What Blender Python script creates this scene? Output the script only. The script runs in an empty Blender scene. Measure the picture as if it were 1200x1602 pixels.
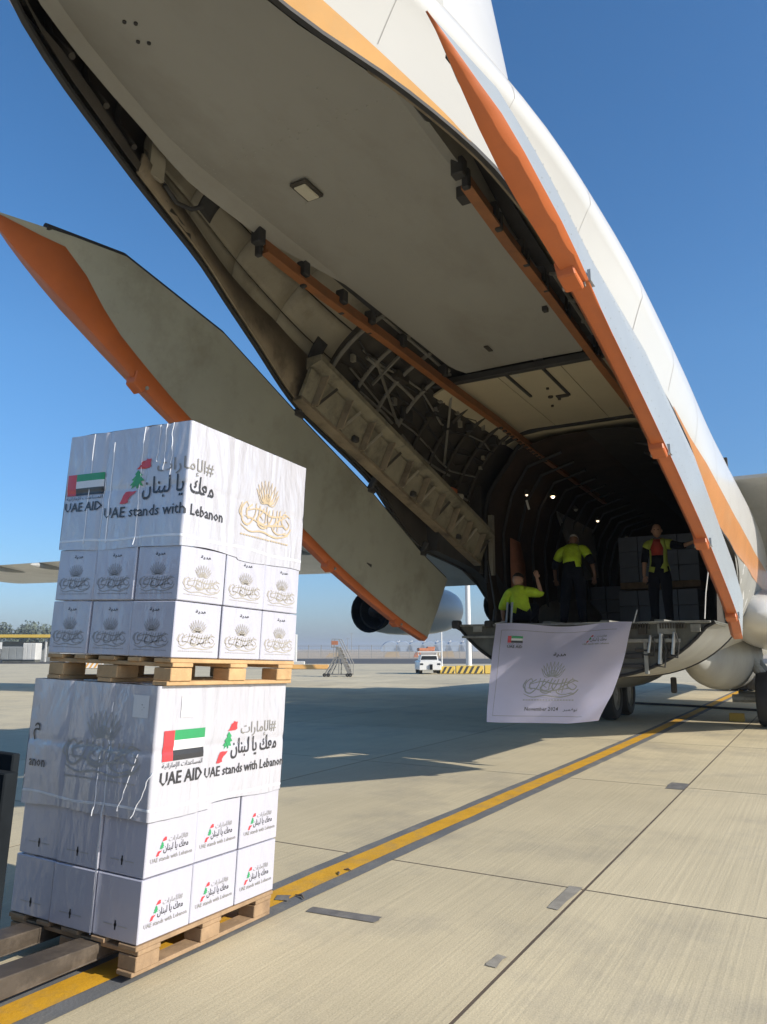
import bpy, bmesh, math, random
import numpy as np
from mathutils import Vector, Matrix, noise
random.seed(7)
sc = bpy.context.scene
COL = sc.collection
R = math.radians

# ------------------------------------------------------------------ camera, sky, sun, exposure
YAW, PITCH, F_PX = R(29.9), math.atan(214.0 / 1180.0), 1180.0
Fv = Vector((math.cos(YAW) * math.cos(PITCH), math.sin(YAW) * math.cos(PITCH), math.sin(PITCH)))
Rv = Vector((math.sin(YAW), -math.cos(YAW), 0))
Uv = Rv.cross(Fv)
CAM = Vector((-10.43, -2.93, 1.55))
cd = bpy.data.cameras.new("camera")
cd.sensor_fit = 'VERTICAL'; cd.sensor_height = 24.0; cd.lens = 24.0 * F_PX / 1602.0
cd.clip_start = 0.05; cd.clip_end = 12000
cam = bpy.data.objects.new("camera", cd); COL.objects.link(cam)
M = Matrix((Rv, Uv, -Fv)).transposed().to_4x4(); M.translation = CAM
cam.matrix_world = M
sc.camera = cam

SUN = Vector((0.06, -1.0, 0.525)).normalized()
world = bpy.data.worlds.new("World"); sc.world = world; world.use_nodes = True
wn = world.node_tree.nodes; bg = wn['Background']
sky = wn.new('ShaderNodeTexSky'); sky.sky_type = 'NISHITA'; sky.sun_disc = False
sky.sun_elevation = math.asin(SUN.z); sky.sun_rotation = math.atan2(SUN.x, SUN.y)
sky.air_density = 1.0; sky.dust_density = 0.8; sky.ozone_density = 3.6; sky.altitude = 0
hs = wn.new('ShaderNodeHueSaturation'); hs.inputs['Saturation'].default_value = 1.20; hs.inputs['Value'].default_value = 1.16
world.node_tree.links.new(sky.outputs[0], hs.inputs['Color'])
# greyer, duller air towards the horizon all round
wg = wn.new('ShaderNodeTexCoord'); wx = wn.new('ShaderNodeSeparateXYZ'); wr = wn.new('ShaderNodeValToRGB'); wm = wn.new('ShaderNodeMix')
wm.data_type = 'RGBA'; wm.blend_type = 'MULTIPLY'; wm.inputs[0].default_value = 1.0
world.node_tree.links.new(wg.outputs['Generated'], wx.inputs[0]); world.node_tree.links.new(wx.outputs[2], wr.inputs[0])
wr.color_ramp.elements[0].position = 0.0; wr.color_ramp.elements[0].color = (0.50, 0.56, 0.80, 1)
wr.color_ramp.elements[1].position = 0.36; wr.color_ramp.elements[1].color = (1, 1, 1, 1)
e_ = wr.color_ramp.elements.new(0.12); e_.color = (0.66, 0.74, 0.84, 1)
world.node_tree.links.new(hs.outputs[0], wm.inputs[6]); world.node_tree.links.new(wr.outputs[0], wm.inputs[7]); world.node_tree.links.new(wm.outputs[2], bg.inputs[0]); bg.inputs[1].default_value = 0.10
sl = bpy.data.lights.new("sun", 'SUN'); sl.energy = 3.75; sl.angle = R(0.53); sl.color = (1.0, 0.93, 0.82)
so = bpy.data.objects.new("sun", sl); COL.objects.link(so)
so.rotation_euler = SUN.to_track_quat('Z', 'Y').to_euler(); so.location = (0, -30, 40)
vs = sc.view_settings
vs.view_transform = 'Standard'; vs.look = 'None'; vs.gamma = 1; vs.exposure = 0.62; vs.use_curve_mapping = False
sc.render.engine = 'CYCLES'
try:
    sc.cycles.use_denoising = True; sc.cycles.max_bounces = 8; sc.cycles.diffuse_bounces = 5
    sc.cycles.sample_clamp_indirect = 6
except Exception:
    pass

# ------------------------------------------------------------------ helpers
def mat(name, col, rough=0.6, var=0.12, vs_=3.0, bump=0.0, bs=30.0, metal=0.0, coat=0.0, dirt=None, stretch=None,
        bdist=0.01, emit=None, trans=0.0, coatbump=0.0, cbs=8.0, spec=0.5):
    m = bpy.data.materials.new(name); m.use_nodes = True
    nt = m.node_tree; N = nt.nodes; L = nt.links
    p = N['Principled BSDF']
    p.inputs['Roughness'].default_value = rough; p.inputs['Metallic'].default_value = metal
    p.inputs['Coat Weight'].default_value = coat; p.inputs['Coat Roughness'].default_value = 0.12
    p.inputs['Specular IOR Level'].default_value = spec
    tc = N.new('ShaderNodeTexCoord'); mp = N.new('ShaderNodeMapping')
    L.new(tc.outputs['Object'], mp.inputs[0])
    if stretch: mp.inputs['Scale'].default_value = stretch
    nz = N.new('ShaderNodeTexNoise'); nz.inputs['Scale'].default_value = vs_; nz.inputs['Detail'].default_value = 6
    nz.inputs['Roughness'].default_value = 0.62
    L.new(mp.outputs[0], nz.inputs['Vector'])
    mr = N.new('ShaderNodeMapRange'); mr.inputs[1].default_value = 0.3; mr.inputs[2].default_value = 0.7
    mr.inputs[3].default_value = 1 - var; mr.inputs[4].default_value = 1 + var
    L.new(nz.outputs[0], mr.inputs[0])
    mx = N.new('ShaderNodeVectorMath'); mx.operation = 'SCALE'; mx.inputs[0].default_value = col[:3]
    L.new(mr.outputs[0], mx.inputs['Scale'])
    out = mx.outputs[0]
    if dirt:
        dc, amt, dsc = dirt
        n2 = N.new('ShaderNodeTexNoise'); n2.inputs['Scale'].default_value = dsc; n2.inputs['Detail'].default_value = 8
        n2.inputs['Roughness'].default_value = 0.7
        L.new(mp.outputs[0], n2.inputs['Vector'])
        r2 = N.new('ShaderNodeMapRange'); r2.inputs[1].default_value = 0.5; r2.inputs[2].default_value = 0.72
        r2.inputs[3].default_value = 0; r2.inputs[4].default_value = amt
        L.new(n2.outputs[0], r2.inputs[0])
        mm = N.new('ShaderNodeMix'); mm.data_type = 'RGBA'
        L.new(r2.outputs[0], mm.inputs[0]); L.new(out, mm.inputs[6]); mm.inputs[7].default_value = (*dc, 1)
        out = mm.outputs[2]
    L.new(out, p.inputs['Base Color'])
    if bump > 0:
        nb = N.new('ShaderNodeTexNoise'); nb.inputs['Scale'].default_value = bs; nb.inputs['Detail'].default_value = 5
        L.new(mp.outputs[0], nb.inputs['Vector'])
        b = N.new('ShaderNodeBump'); b.inputs['Strength'].default_value = bump; b.inputs['Distance'].default_value = bdist
        L.new(nb.outputs[0], b.inputs['Height']); L.new(b.outputs[0], p.inputs['Normal'])
    if coatbump > 0:
        nb = N.new('ShaderNodeTexNoise'); nb.inputs['Scale'].default_value = cbs; nb.inputs['Detail'].default_value = 4
        nb.inputs['Distortion'].default_value = 1.6
        m2 = N.new('ShaderNodeMapping'); m2.inputs['Scale'].default_value = (1, 1, 0.35); m2.inputs['Rotation'].default_value = (0.4, 0.3, 0)
        L.new(tc.outputs['Object'], m2.inputs[0]); L.new(m2.outputs[0], nb.inputs['Vector'])
        b = N.new('ShaderNodeBump'); b.inputs['Strength'].default_value = coatbump; b.inputs['Distance'].default_value = 0.03
        L.new(nb.outputs[0], b.inputs['Height']); L.new(b.outputs[0], p.inputs['Coat Normal'])
    if emit:
        p.inputs['Emission Color'].default_value = (*emit[0], 1); p.inputs['Emission Strength'].default_value = emit[1]
    if trans > 0:
        tr = N.new('ShaderNodeBsdfTranslucent'); ms = N.new('ShaderNodeMixShader'); ms.inputs[0].default_value = trans
        L.new(out, tr.inputs[0]); L.new(p.outputs[0], ms.inputs[1]); L.new(tr.outputs[0], ms.inputs[2])
        L.new(ms.outputs[0], N['Material Output'].inputs['Surface'])
    return m

def film(m, strength, weight):
    """crinkled stretch film over a material: a clear coat with taut creases"""
    nt = m.node_tree; N = nt.nodes; L = nt.links; p = N['Principled BSDF']
    p.inputs['Coat Weight'].default_value = weight; p.inputs['Coat Roughness'].default_value = 0.07; p.inputs['Coat IOR'].default_value = 1.95
    tc = N.new('ShaderNodeTexCoord'); last = None
    for rot, scl, sc_, w, dist in (((0.6, 0.5, 0.2), (1, 1, .30), 4.0, .55, .09), ((-0.7, 0.4, 0.3), (1, 1, .22), 9.0, .40, .04), ((0.2, -0.3, 0.5), (1, 1, .6), 34.0, .35, .010)):
        mp = N.new('ShaderNodeMapping'); mp.inputs['Rotation'].default_value = rot; mp.inputs['Scale'].default_value = scl
        L.new(tc.outputs['Object'], mp.inputs[0]); nz = N.new('ShaderNodeTexNoise'); nz.inputs['Scale'].default_value = sc_; nz.inputs['Detail'].default_value = 3; nz.inputs['Distortion'].default_value = 1.5
        L.new(mp.outputs[0], nz.inputs['Vector']); b = N.new('ShaderNodeBump'); b.inputs['Strength'].default_value = min(1, w * strength); b.inputs['Distance'].default_value = dist
        L.new(nz.outputs[0], b.inputs['Height'])
        if last: L.new(last, b.inputs['Normal'])
        last = b.outputs[0]
    L.new(last, p.inputs['Coat Normal'])
    return m

class MB:
    """collects vertices and faces; build() links them as ONE mesh object"""
    def __init__(s): s.v = []; s.f = []; s.m = []
    def add(s, vs, fs, mi=0):
        o = len(s.v); s.v += [tuple(p) for p in vs]
        for f in fs: s.f.append(tuple(i + o for i in f)); s.m.append(mi)
        return s
    def box(s, c, d, rot=None, mi=0):
        x, y, z = d[0] / 2, d[1] / 2, d[2] / 2
        vs = [Vector((a * x, b * y, e * z)) for e in (-1, 1) for b in (-1, 1) for a in (-1, 1)]
        if rot is not None: vs = [rot @ q for q in vs]
        vs = [q + Vector(c) for q in vs]
        return s.add(vs, [(0, 2, 3, 1), (4, 5, 7, 6), (0, 1, 5, 4), (2, 6, 7, 3), (0, 4, 6, 2), (1, 3, 7, 5)], mi)
    def rod(s, a, b, w, h=None, up=(0, 0, 1), mi=0):
        """box beam from a to b"""
        a = Vector(a); b = Vector(b); d = (b - a).normalized(); u = Vector(up)
        if abs(d.dot(u)) > 0.98: u = Vector((1, 0, 0))
        sd = d.cross(u).normalized(); u = sd.cross(d); h = h or w
        vs = [p + sd * (i * w / 2) + u * (j * h / 2) for p in (a, b) for j in (-1, 1) for i in (-1, 1)]
        return s.add(vs, [(0, 1, 3, 2), (4, 6, 7, 5), (0, 4, 5, 1), (2, 3, 7, 6), (0, 2, 6, 4), (1, 5, 7, 3)], mi)
    def tube(s, pts, r, n=8, cap=True, mi=0):
        pts = [Vector(p) for p in pts]; rs = r if isinstance(r, (list, tuple)) else [r] * len(pts)
        rings = []; ref = None
        for i, p in enumerate(pts):
            d = (pts[min(i + 1, len(pts) - 1)] - pts[max(i - 1, 0)]).normalized()
            if ref is None: ref = Vector((0, 0, 1)) if abs(d.z) < 0.9 else Vector((1, 0, 0))
            u = (ref - d * ref.dot(d)).normalized(); ref = u; w = d.cross(u)
            rings.append([p + (u * math.cos(2 * math.pi * k / n) + w * math.sin(2 * math.pi * k / n)) * rs[i] for k in range(n)])
        return s.loft(rings, True, cap, mi)
    def loft(s, rings, closed=True, cap=False, mi=0):
        o = len(s.v); n = len(rings[0])
        for r in rings: s.v += [tuple(p) for p in r]
        for i in range(len(rings) - 1):
            for k in range(n if closed else n - 1):
                a = o + i * n + k; b = o + i * n + (k + 1) % n
                s.f.append((a, b, b + n, a + n)); s.m.append(mi)
        if cap:
            s.f.append(tuple(o + k for k in reversed(range(n)))); s.m.append(mi)
            s.f.append(tuple(o + (len(rings) - 1) * n + k for k in range(n))); s.m.append(mi)
        return s
    def lathe(s, prof, org, axis, n=20, mi=0, cap=False):
        """prof: (distance along axis, radius)"""
        a = Vector(axis).normalized(); ref = Vector((0, 0, 1)) if abs(a.z) < 0.9 else Vector((1, 0, 0))
        u = (ref - a * ref.dot(a)).normalized(); w = a.cross(u)
        rings = [[Vector(org) + a * t + (u * math.cos(2 * math.pi * k / n) + w * math.sin(2 * math.pi * k / n)) * max(r, 1e-4) for k in range(n)] for t, r in prof]
        return s.loft(rings, True, cap, mi)
    def prism(s, poly, vec, mi=0):
        n = len(poly); vec = Vector(vec); vs = [Vector(p) for p in poly]; vs += [p + vec for p in vs]
        fs = [tuple(reversed(range(n))), tuple(range(n, 2 * n))] + [(i, (i + 1) % n, (i + 1) % n + n, i + n) for i in range(n)]
        return s.add(vs, fs, mi)
    def build(s, name, mats, parent=None, smooth=35, bevel=0.0, solid=0.0, loc=None):
        me = bpy.data.meshes.new(name); off = Vector(loc) if loc is not None else Vector((0, 0, 0))
        me.from_pydata([tuple(Vector(v) - off) for v in s.v], [], s.f)
        if not isinstance(mats, (list, tuple)): mats = [mats]
        for m in mats: me.materials.append(m)
        me.polygons.foreach_set('material_index', s.m)
        bm = bmesh.new(); bm.from_mesh(me)
        bmesh.ops.recalc_face_normals(bm, faces=bm.faces)
        if bevel > 0:
            ed = [e for e in bm.edges if len(e.link_faces) == 2 and e.calc_face_angle(0) > 0.6]
            bmesh.ops.bevel(bm, geom=ed, offset=bevel, segments=1, affect='EDGES', clamp_overlap=True)
        bm.to_mesh(me); bm.free()
        if smooth:
            me.shade_smooth(); me.set_sharp_from_angle(angle=R(smooth))
        o = bpy.data.objects.new(name, me); COL.objects.link(o)
        if loc is not None: o.location = off
        if parent is not None: o.parent = parent
        if solid:
            md = o.modifiers.new('thickness', 'SOLIDIFY'); md.thickness = solid; md.offset = 0
        return o

def tag(o, label=None, cat=None, group=None, kind=None):
    if label: o['label'] = label
    if cat: o['category'] = cat
    if group: o['group'] = group
    if kind: o['kind'] = kind
    return o

def thing(name, label, cat, loc=(0, 0, 0), group=None):
    o = bpy.data.objects.new(name, None); COL.objects.link(o); o.location = loc; o.empty_display_size = 0.2
    return tag(o, label, cat, group)

def dup_part(o, parent=None, loc=None):
    c = o.copy(); COL.objects.link(c)
    if parent is not None: c.parent = parent
    if loc is not None: c.location = loc
    return c

def place(fwd, lat, z=0.0):
    """a point by its ground distance ahead of and to the right of the photographer"""
    return Vector((CAM.x + fwd * math.cos(YAW) + lat * math.sin(YAW), CAM.y + fwd * math.sin(YAW) - lat * math.cos(YAW), z))

# ------------------------------------------------------------------ materials
def concrete_mat(name, joints):
    m = mat(name, (0.545, 0.47, 0.312), 0.85, 0.09, 0.7, dirt=((0.30, 0.27, 0.215), 0.7, 0.55))
    nt = m.node_tree; N = nt.nodes; L = nt.links; p = N['Principled BSDF']
    g = N.new('ShaderNodeNewGeometry'); mp = N.new('ShaderNodeMapping'); mp.inputs['Scale'].default_value = (0.5, 34, 1)
    mp.inputs['Rotation'].default_value = (0, 0, R(-1.5))
    L.new(g.outputs['Position'], mp.inputs[0])
    for n in list(N):
        if n.type == 'MAPPING' and n is not mp: L.new(g.outputs['Position'], n.inputs[0])
    nz = N.new('ShaderNodeTexNoise'); nz.inputs['Scale'].default_value = 1.0; nz.inputs['Detail'].default_value = 3
    L.new(mp.outputs[0], nz.inputs['Vector'])
    r = N.new('ShaderNodeMapRange'); r.inputs[1].default_value = 0.3; r.inputs[2].default_value = 0.7; r.inputs[3].default_value = 0.945; r.inputs[4].default_value = 1.045
    L.new(nz.outputs[0], r.inputs[0])
    # fine grit
    ng = N.new('ShaderNodeTexNoise'); ng.inputs['Scale'].default_value = 90; ng.inputs['Detail'].default_value = 4
    L.new(g.outputs['Position'], ng.inputs['Vector'])
    rg = N.new('ShaderNodeMapRange'); rg.inputs[1].default_value = 0.3; rg.inputs[2].default_value = 0.7; rg.inputs[3].default_value = 0.9; rg.inputs[4].default_value = 1.1
    L.new(ng.outputs[0], rg.inputs[0])
    mu = N.new('ShaderNodeMath'); mu.operation = 'MULTIPLY'; L.new(r.outputs[0], mu.inputs[0]); L.new(rg.outputs[0], mu.inputs[1])
    # slab to slab tone
    oi = N.new('ShaderNodeObjectInfo'); ro = N.new('ShaderNodeMapRange'); ro.inputs[3].default_value = 0.88; ro.inputs[4].default_value = 1.06
    L.new(oi.outputs['Random'], ro.inputs[0])
    mu2 = N.new('ShaderNodeMath'); mu2.operation = 'MULTIPLY'; L.new(mu.outputs[0], mu2.inputs[0]); L.new(ro.outputs[0], mu2.inputs[1])
    src = p.inputs['Base Color'].links[0].from_socket
    sc_ = N.new('ShaderNodeVectorMath'); sc_.operation = 'SCALE'; L.new(src, sc_.inputs[0]); L.new(mu2.outputs[0], sc_.inputs['Scale'])
    L.new(sc_.outputs[0], p.inputs['Base Color'])
    b = N.new('ShaderNodeBump'); b.inputs['Strength'].default_value = 0.45; b.inputs['Distance'].default_value = 0.005
    L.new(nz.outputs[0], b.inputs['Height'])
    b2 = N.new('ShaderNodeBump'); b2.inputs['Strength'].default_value = 0.4; b2.inputs['Distance'].default_value = 0.003
    L.new(ng.outputs[0], b2.inputs['Height']); L.new(b.outputs[0], b2.inputs['Normal']); L.new(b2.outputs[0], p.inputs['Normal'])
    return m

K = {}
K['concrete'] = concrete_mat('brushed_concrete', False)
K['sealant'] = mat('joint_sealant', (0.10, 0.075, 0.055), 0.9, 0.2, 8)
K['yellow_paint'] = mat('yellow_line_paint', (0.62, 0.33, 0.015), 0.7, 0.14, 5, bump=0.3, bs=60, dirt=((0.36, 0.25, 0.10), 0.85, 3.0))
K['black_paint'] = mat('grey_border_paint', (0.135, 0.14, 0.145), 0.8, 0.15, 3, bump=0.3, bs=60, dirt=((0.24, 0.22, 0.18), 0.7, 2.5))
K['patch'] = mat('dark_repair_patch', (0.14, 0.135, 0.13), 0.9, 0.2, 10, dirt=((0.27, 0.25, 0.21), 0.6, 9))
K['patch_light'] = mat('grey_repair_patch', (0.27, 0.25, 0.21), 0.9, 0.2, 10)
K['asphalt'] = mat('far_asphalt', (0.075, 0.073, 0.07), 0.9, 0.2, 0.05)
K['sand'] = mat('pale_sand', (0.42, 0.34, 0.24), 0.95, 0.15, 0.03)
K['white'] = mat('white_aircraft_paint', (0.57, 0.565, 0.545), 0.32, 0.04, 1.2, coat=0.3, dirt=((0.60, 0.57, 0.50), 0.25, 0.9), stretch=(0.4, 1, 1))
K['grey_skin'] = mat('pale_blue_grey_paint', (0.285, 0.315, 0.335), 0.5, 0.06, 1.5, coat=0.1, dirt=((0.27, 0.28, 0.28), 0.5, 1.1))
K['belly_skin'] = mat('grey_belly_paint', (0.27, 0.27, 0.25), 0.6, 0.14, 1.4, coat=0.0, dirt=((0.25, 0.24, 0.21), 0.5, 1.3))
K['seam'] = mat('panel_seam_grey', (0.36, 0.35, 0.33), 0.6, 0.1, 3)  # grey line colour of the hull panel joints
K['stripe'] = mat('orange_brown_stripe_paint', (0.50, 0.215, 0.07), 0.4, 0.10, 2.5, coat=0.15, dirt=((0.42, 0.25, 0.13), 0.4, 2))
K['gold'] = mat('gold_stripe_paint', (0.62, 0.33, 0.10), 0.38, 0.10, 2.5, coat=0.2, dirt=((0.5, 0.33, 0.16), 0.4, 2))
K['orange'] = mat('orange_primer', (0.50, 0.125, 0.03), 0.5, 0.10, 2.5, dirt=((0.33, 0.10, 0.04), 0.45, 1.8))
K['rail_orange'] = mat('worn_orange_rail', (0.27, 0.105, 0.035), 0.5, 0.2, 4, dirt=((0.16, 0.08, 0.04), 0.7, 3))
K['door_inner'] = mat('grey_green_door_lining', (0.32, 0.325, 0.27), 0.5, 0.08, 1.2, dirt=((0.19, 0.18, 0.135), 0.7, 1.5), bump=0.1, bs=3, bdist=0.02)
K['panel_grey'] = mat('grey_door_panel_paint', (0.31, 0.305, 0.28), 0.5, 0.07, 0.8, dirt=((0.21, 0.19, 0.155), 0.55, 0.9), stretch=(0.5, 1, 1))
K['panel_lip'] = mat('panel_lip_paint', (0.34, 0.335, 0.295), 0.45, 0.06, 1.5)
K['wall'] = mat('interior_wall_panel', (0.30, 0.275, 0.215), 0.6, 0.12, 2, dirt=((0.13, 0.105, 0.07), 0.75, 1.8))
K['dirty'] = mat('stained_edge_skin', (0.235, 0.19, 0.13), 0.65, 0.25, 3, dirt=((0.05, 0.036, 0.022), 0.9, 2.2))
K['beam'] = mat('grimy_grey_green_beam', (0.215, 0.195, 0.14), 0.65, 0.22, 3.5, dirt=((0.05, 0.042, 0.03), 0.9, 3.0))
K['ceiling'] = mat('beige_ceiling_panel', (0.50, 0.44, 0.31), 0.6, 0.06, 1.5)
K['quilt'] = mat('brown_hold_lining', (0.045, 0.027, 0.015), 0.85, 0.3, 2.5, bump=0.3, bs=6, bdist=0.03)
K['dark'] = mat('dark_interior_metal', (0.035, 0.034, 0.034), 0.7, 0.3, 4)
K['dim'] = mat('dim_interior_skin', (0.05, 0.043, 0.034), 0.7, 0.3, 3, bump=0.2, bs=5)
K['rib'] = mat('grey_frame_tube', (0.20, 0.19, 0.165), 0.5, 0.2, 6)
K['rubber'] = mat('black_rubber', (0.02, 0.02, 0.021), 0.75, 0.2, 6)
K['steel'] = mat('bare_steel', (0.45, 0.45, 0.44), 0.35, 0.2, 8, metal=0.9)
K['ramp_face'] = mat('olive_grey_ramp_structure', (0.115, 0.115, 0.095), 0.6, 0.25, 4, dirt=((0.05, 0.045, 0.04), 0.7, 3))
K['ramp_part'] = mat('pale_grey_ramp_fitting', (0.27, 0.27, 0.245), 0.5, 0.2, 5, dirt=((0.08, 0.07, 0.06), 0.6, 6))
K['lamp'] = mat('lit_lamp_lens', (1, 0.9, 0.7), 0.4, 0, 1, emit=((1, 0.72, 0.40), 7))
K['lamp_dim'] = mat('dim_lamp_lens', (1, 0.95, 0.9), 0.4, 0, 1, emit=((1, 0.78, 0.55), 1.3))
K['lens'] = mat('unlit_lamp_lens', (0.55, 0.52, 0.42), 0.2, 0.05, 5)
K['wood'] = mat('pallet_wood', (0.52, 0.33, 0.16), 0.8, 0.2, 6, stretch=(1, 1, 1), bump=0.3, bs=40, dirt=((0.30, 0.18, 0.08), 0.5, 9))
K['wood_dark'] = mat('weathered_pallet_wood', (0.33, 0.22, 0.125), 0.85, 0.25, 6, bump=0.3, bs=40, dirt=((0.16, 0.10, 0.06), 0.6, 8))
K['carton'] = film(mat('white_carton_board', (0.49, 0.49, 0.565), 0.5, 0.03, 4, coat=0.7), 0.55, 0.7)
K['carton_dim'] = mat('shaded_wrapped_carton', (0.11, 0.12, 0.145), 0.4, 0.1, 4, coat=0.4, coatbump=0.5, cbs=9)  # wrapped white cartons, the hold's shade put into their colour
K['sheet'] = film(mat('white_printed_sheet_under_film', (0.50, 0.50, 0.55), 0.5, 0.03, 3, coat=1.0, bump=0.15, bs=5, bdist=0.02), 0.75, 1.0)
K['film'] = mat('stretch_film_fold', (0.74, 0.76, 0.80), 0.25, 0.05, 5, coat=0.8)
K['tape'] = mat('clear_packing_tape', (0.60, 0.60, 0.60), 0.25, 0.03, 5, coat=0.6)
K['black_ink'] = mat('black_print', (0.035, 0.035, 0.04), 0.45, 0.05, 5, coat=0.5, coatbump=0.5)
K['grey_ink'] = mat('grey_print', (0.24, 0.23, 0.21), 0.45, 0.05, 5, coat=0.4, coatbump=0.5)
K['pale_ink'] = mat('pale_grey_print', (0.40, 0.39, 0.37), 0.45, 0.05, 5, coat=0.4, coatbump=0.5)
K['gold_ink'] = mat('gold_print', (0.50, 0.40, 0.265), 0.45, 0.12, 9, coat=0.4, coatbump=0.5)
K['pale_gold_ink'] = mat('pale_gold_print', (0.40, 0.37, 0.32), 0.45, 0.10, 9, coat=0.4, coatbump=0.5)
K['shaded_ink'] = mat('shaded_emblem_print', (0.30, 0.295, 0.30), 0.45, 0.05, 5, coat=0.4, coatbump=0.5)  # emblem print for the shaded carton faces, shade put into its colour
K['red_ink'] = mat('red_print', (0.62, 0.05, 0.06), 0.45, 0.05, 5, coat=0.5, coatbump=0.5)
K['green_ink'] = mat('green_print', (0.03, 0.30, 0.11), 0.45, 0.05, 5, coat=0.5, coatbump=0.5)
K['white_ink'] = mat('white_print', (0.72, 0.72, 0.72), 0.45, 0.02, 5, coat=0.5, coatbump=0.5)
K['fork'] = mat('rusty_fork_steel', (0.065, 0.05, 0.036), 0.6, 0.3, 6, bump=0.2, bs=30, dirt=((0.20, 0.16, 0.12), 0.6, 5))
K['mast'] = mat('dark_mast_paint', (0.010, 0.013, 0.016), 0.85, 0.3, 4, spec=0.15)
K['cloth'] = mat('white_banner_cloth', (0.80, 0.77, 0.97), 0.4, 0.03, 3, trans=0.45, bump=0.25, bs=4, bdist=0.03)
K['hivis'] = mat('lime_hi_vis_fabric', (0.50, 0.70, 0.03), 0.75, 0.2, 7, bump=0.8, bs=9, bdist=0.03)
K['hivis_old'] = mat('faded_hi_vis_fabric', (0.42, 0.50, 0.08), 0.8, 0.12, 9)
K['reflect'] = mat('reflective_tape', (0.62, 0.62, 0.60), 0.4, 0.05, 5)
K['navy'] = mat('navy_work_fabric', (0.006, 0.0075, 0.014), 0.9, 0.3, 7, bump=0.8, bs=9, bdist=0.03, spec=0.2)
K['red_shirt'] = mat('red_shirt_fabric', (0.45, 0.05, 0.03), 0.8, 0.1, 9)
K['skin'] = mat('warm_skin', (0.42, 0.235, 0.155), 0.55, 0.06, 9)
K['skin_dark'] = mat('brown_skin', (0.20, 0.105, 0.065), 0.55, 0.06, 9)
K['hair'] = mat('dark_hair', (0.018, 0.014, 0.012), 0.6, 0.2, 20)
K['cap'] = mat('pale_cap_fabric', (0.42, 0.42, 0.41), 0.8, 0.1, 9)
K['eye'] = mat('dark_eye', (0.02, 0.015, 0.012), 0.2, 0, 1)
K['engine'] = mat('white_engine_cowling', (0.70, 0.69, 0.67), 0.35, 0.05, 2, coat=0.2)
K['wing'] = mat('pale_wing_skin', (0.80, 0.77, 0.72), 0.4, 0.06, 0.8, dirt=((0.45, 0.42, 0.37), 0.5, 0.9))
K['flap'] = mat('grey_flap_skin', (0.36, 0.36, 0.34), 0.45, 0.12, 1.6, dirt=((0.24, 0.23, 0.2), 0.5, 1.5))
K['pole'] = mat('white_pole_paint', (0.70, 0.69, 0.66), 0.4, 0.04, 2)
K['fence'] = mat('galvanised_fence', (0.30, 0.29, 0.27), 0.6, 0.1, 2)
K['dome_blue'] = mat('blue_grey_membrane_roof', (0.34, 0.40, 0.47), 0.6, 0.08, 0.05)
K['dome_white'] = mat('white_membrane_roof', (0.72, 0.71, 0.68), 0.6, 0.04, 0.05)
K['vehicle'] = mat('white_vehicle_paint', (0.72, 0.72, 0.70), 0.3, 0.03, 3, coat=0.4)
K['glass'] = mat('dark_window_glass', (0.02, 0.025, 0.03), 0.08, 0.05, 3)
K['terracotta'] = mat('orange_load', (0.50, 0.20, 0.11), 0.7, 0.2, 5)
K['barrier_yellow'] = mat('yellow_barrier_paint', (0.64, 0.44, 0.08), 0.6, 0.08, 3)
K['barrier_black'] = mat('black_barrier_paint', (0.05, 0.05, 0.045), 0.7, 0.1, 3)
K['barrier_orange'] = mat('faded_orange_barrier_paint', (0.62, 0.34, 0.10), 0.6, 0.08, 3)
K['ladder'] = mat('grey_ladder_frame', (0.26, 0.25, 0.23), 0.6, 0.15, 5)
K['leaf'] = mat('hazed_dusty_leaves', (0.10, 0.125, 0.095), 0.8, 0.35, 0.8)  # dusty green, greyed further so the colour carries distance haze
K['bark'] = mat('grey_bark', (0.16, 0.12, 0.08), 0.9, 0.2, 3)
K['hill'] = mat('dry_green_hill', (0.13, 0.14, 0.10), 0.95, 0.2, 0.02)
K['container'] = mat('pale_container_paint', (0.55, 0.54, 0.50), 0.6, 0.1, 1)
K['grey_unit'] = mat('grey_unit_paint', (0.26, 0.27, 0.26), 0.6, 0.15, 1)

# ------------------------------------------------------------------ ground
def sheet(name, poly, z, m, parent=None):
    return MB().add([(x, y, z) for x, y in poly], [tuple(range(len(poly)))]).build(name, m, parent, smooth=0)

ground = sheet('ground', [(-900, -1500), (2300, -1500), (2300, 2300), (-900, 2300)], -0.10, K['sand'])
tag(ground, kind='structure')
def band(f0, f1, l0=-400, l1=500): return [tuple(place(f, l)[:2]) for f, l in ((f0, l0), (f0, l1), (f1, l1), (f1, l0))]
apron = sheet('apron', [tuple(place(f, l)[:2]) for f, l in ((-60, -300), (-60, 300), (82, 500), (82, -500))], -0.028, K['concrete'])
tag(apron, kind='structure')
tag(sheet('taxiway', band(82, 128), -0.06, K['asphalt']), kind='structure')

SX, SY, GAP = 4.24, 4.25, 0.020
XJ = [-5.19 + SX * k for k in range(-2, 9)]
YJ = [-1.43 + SY * k for k in range(-3, 7)]
def slab_mesh():
    mb = MB(); mb.box((0, 0, -0.012), (SX - GAP, SY - GAP, 0.024))
    return mb.build('slab', K['concrete'], apron, smooth=0)
first = None
for xa in XJ[:-1]:
    for ya in YJ[:-1]:
        if first is None: first = o = slab_mesh()
        else: o = dup_part(first)
        o.location = (xa + SX / 2, ya + SY / 2, 0)
mb = MB()
for x in XJ: mb.box((x, (YJ[0] + YJ[-1]) / 2, -0.0100), (GAP * 1.1, YJ[-1] - YJ[0], 0.017))
mb.build('cross_joint_filler', K['sealant'], apron, smooth=0)
mb = MB()
for y in YJ: mb.box(((XJ[0] + XJ[-1]) / 2, y, -0.0098), (XJ[-1] - XJ[0], GAP * 1.1, 0.017))
mb.build('long_joint_filler', K['sealant'], apron, smooth=0)

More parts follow.
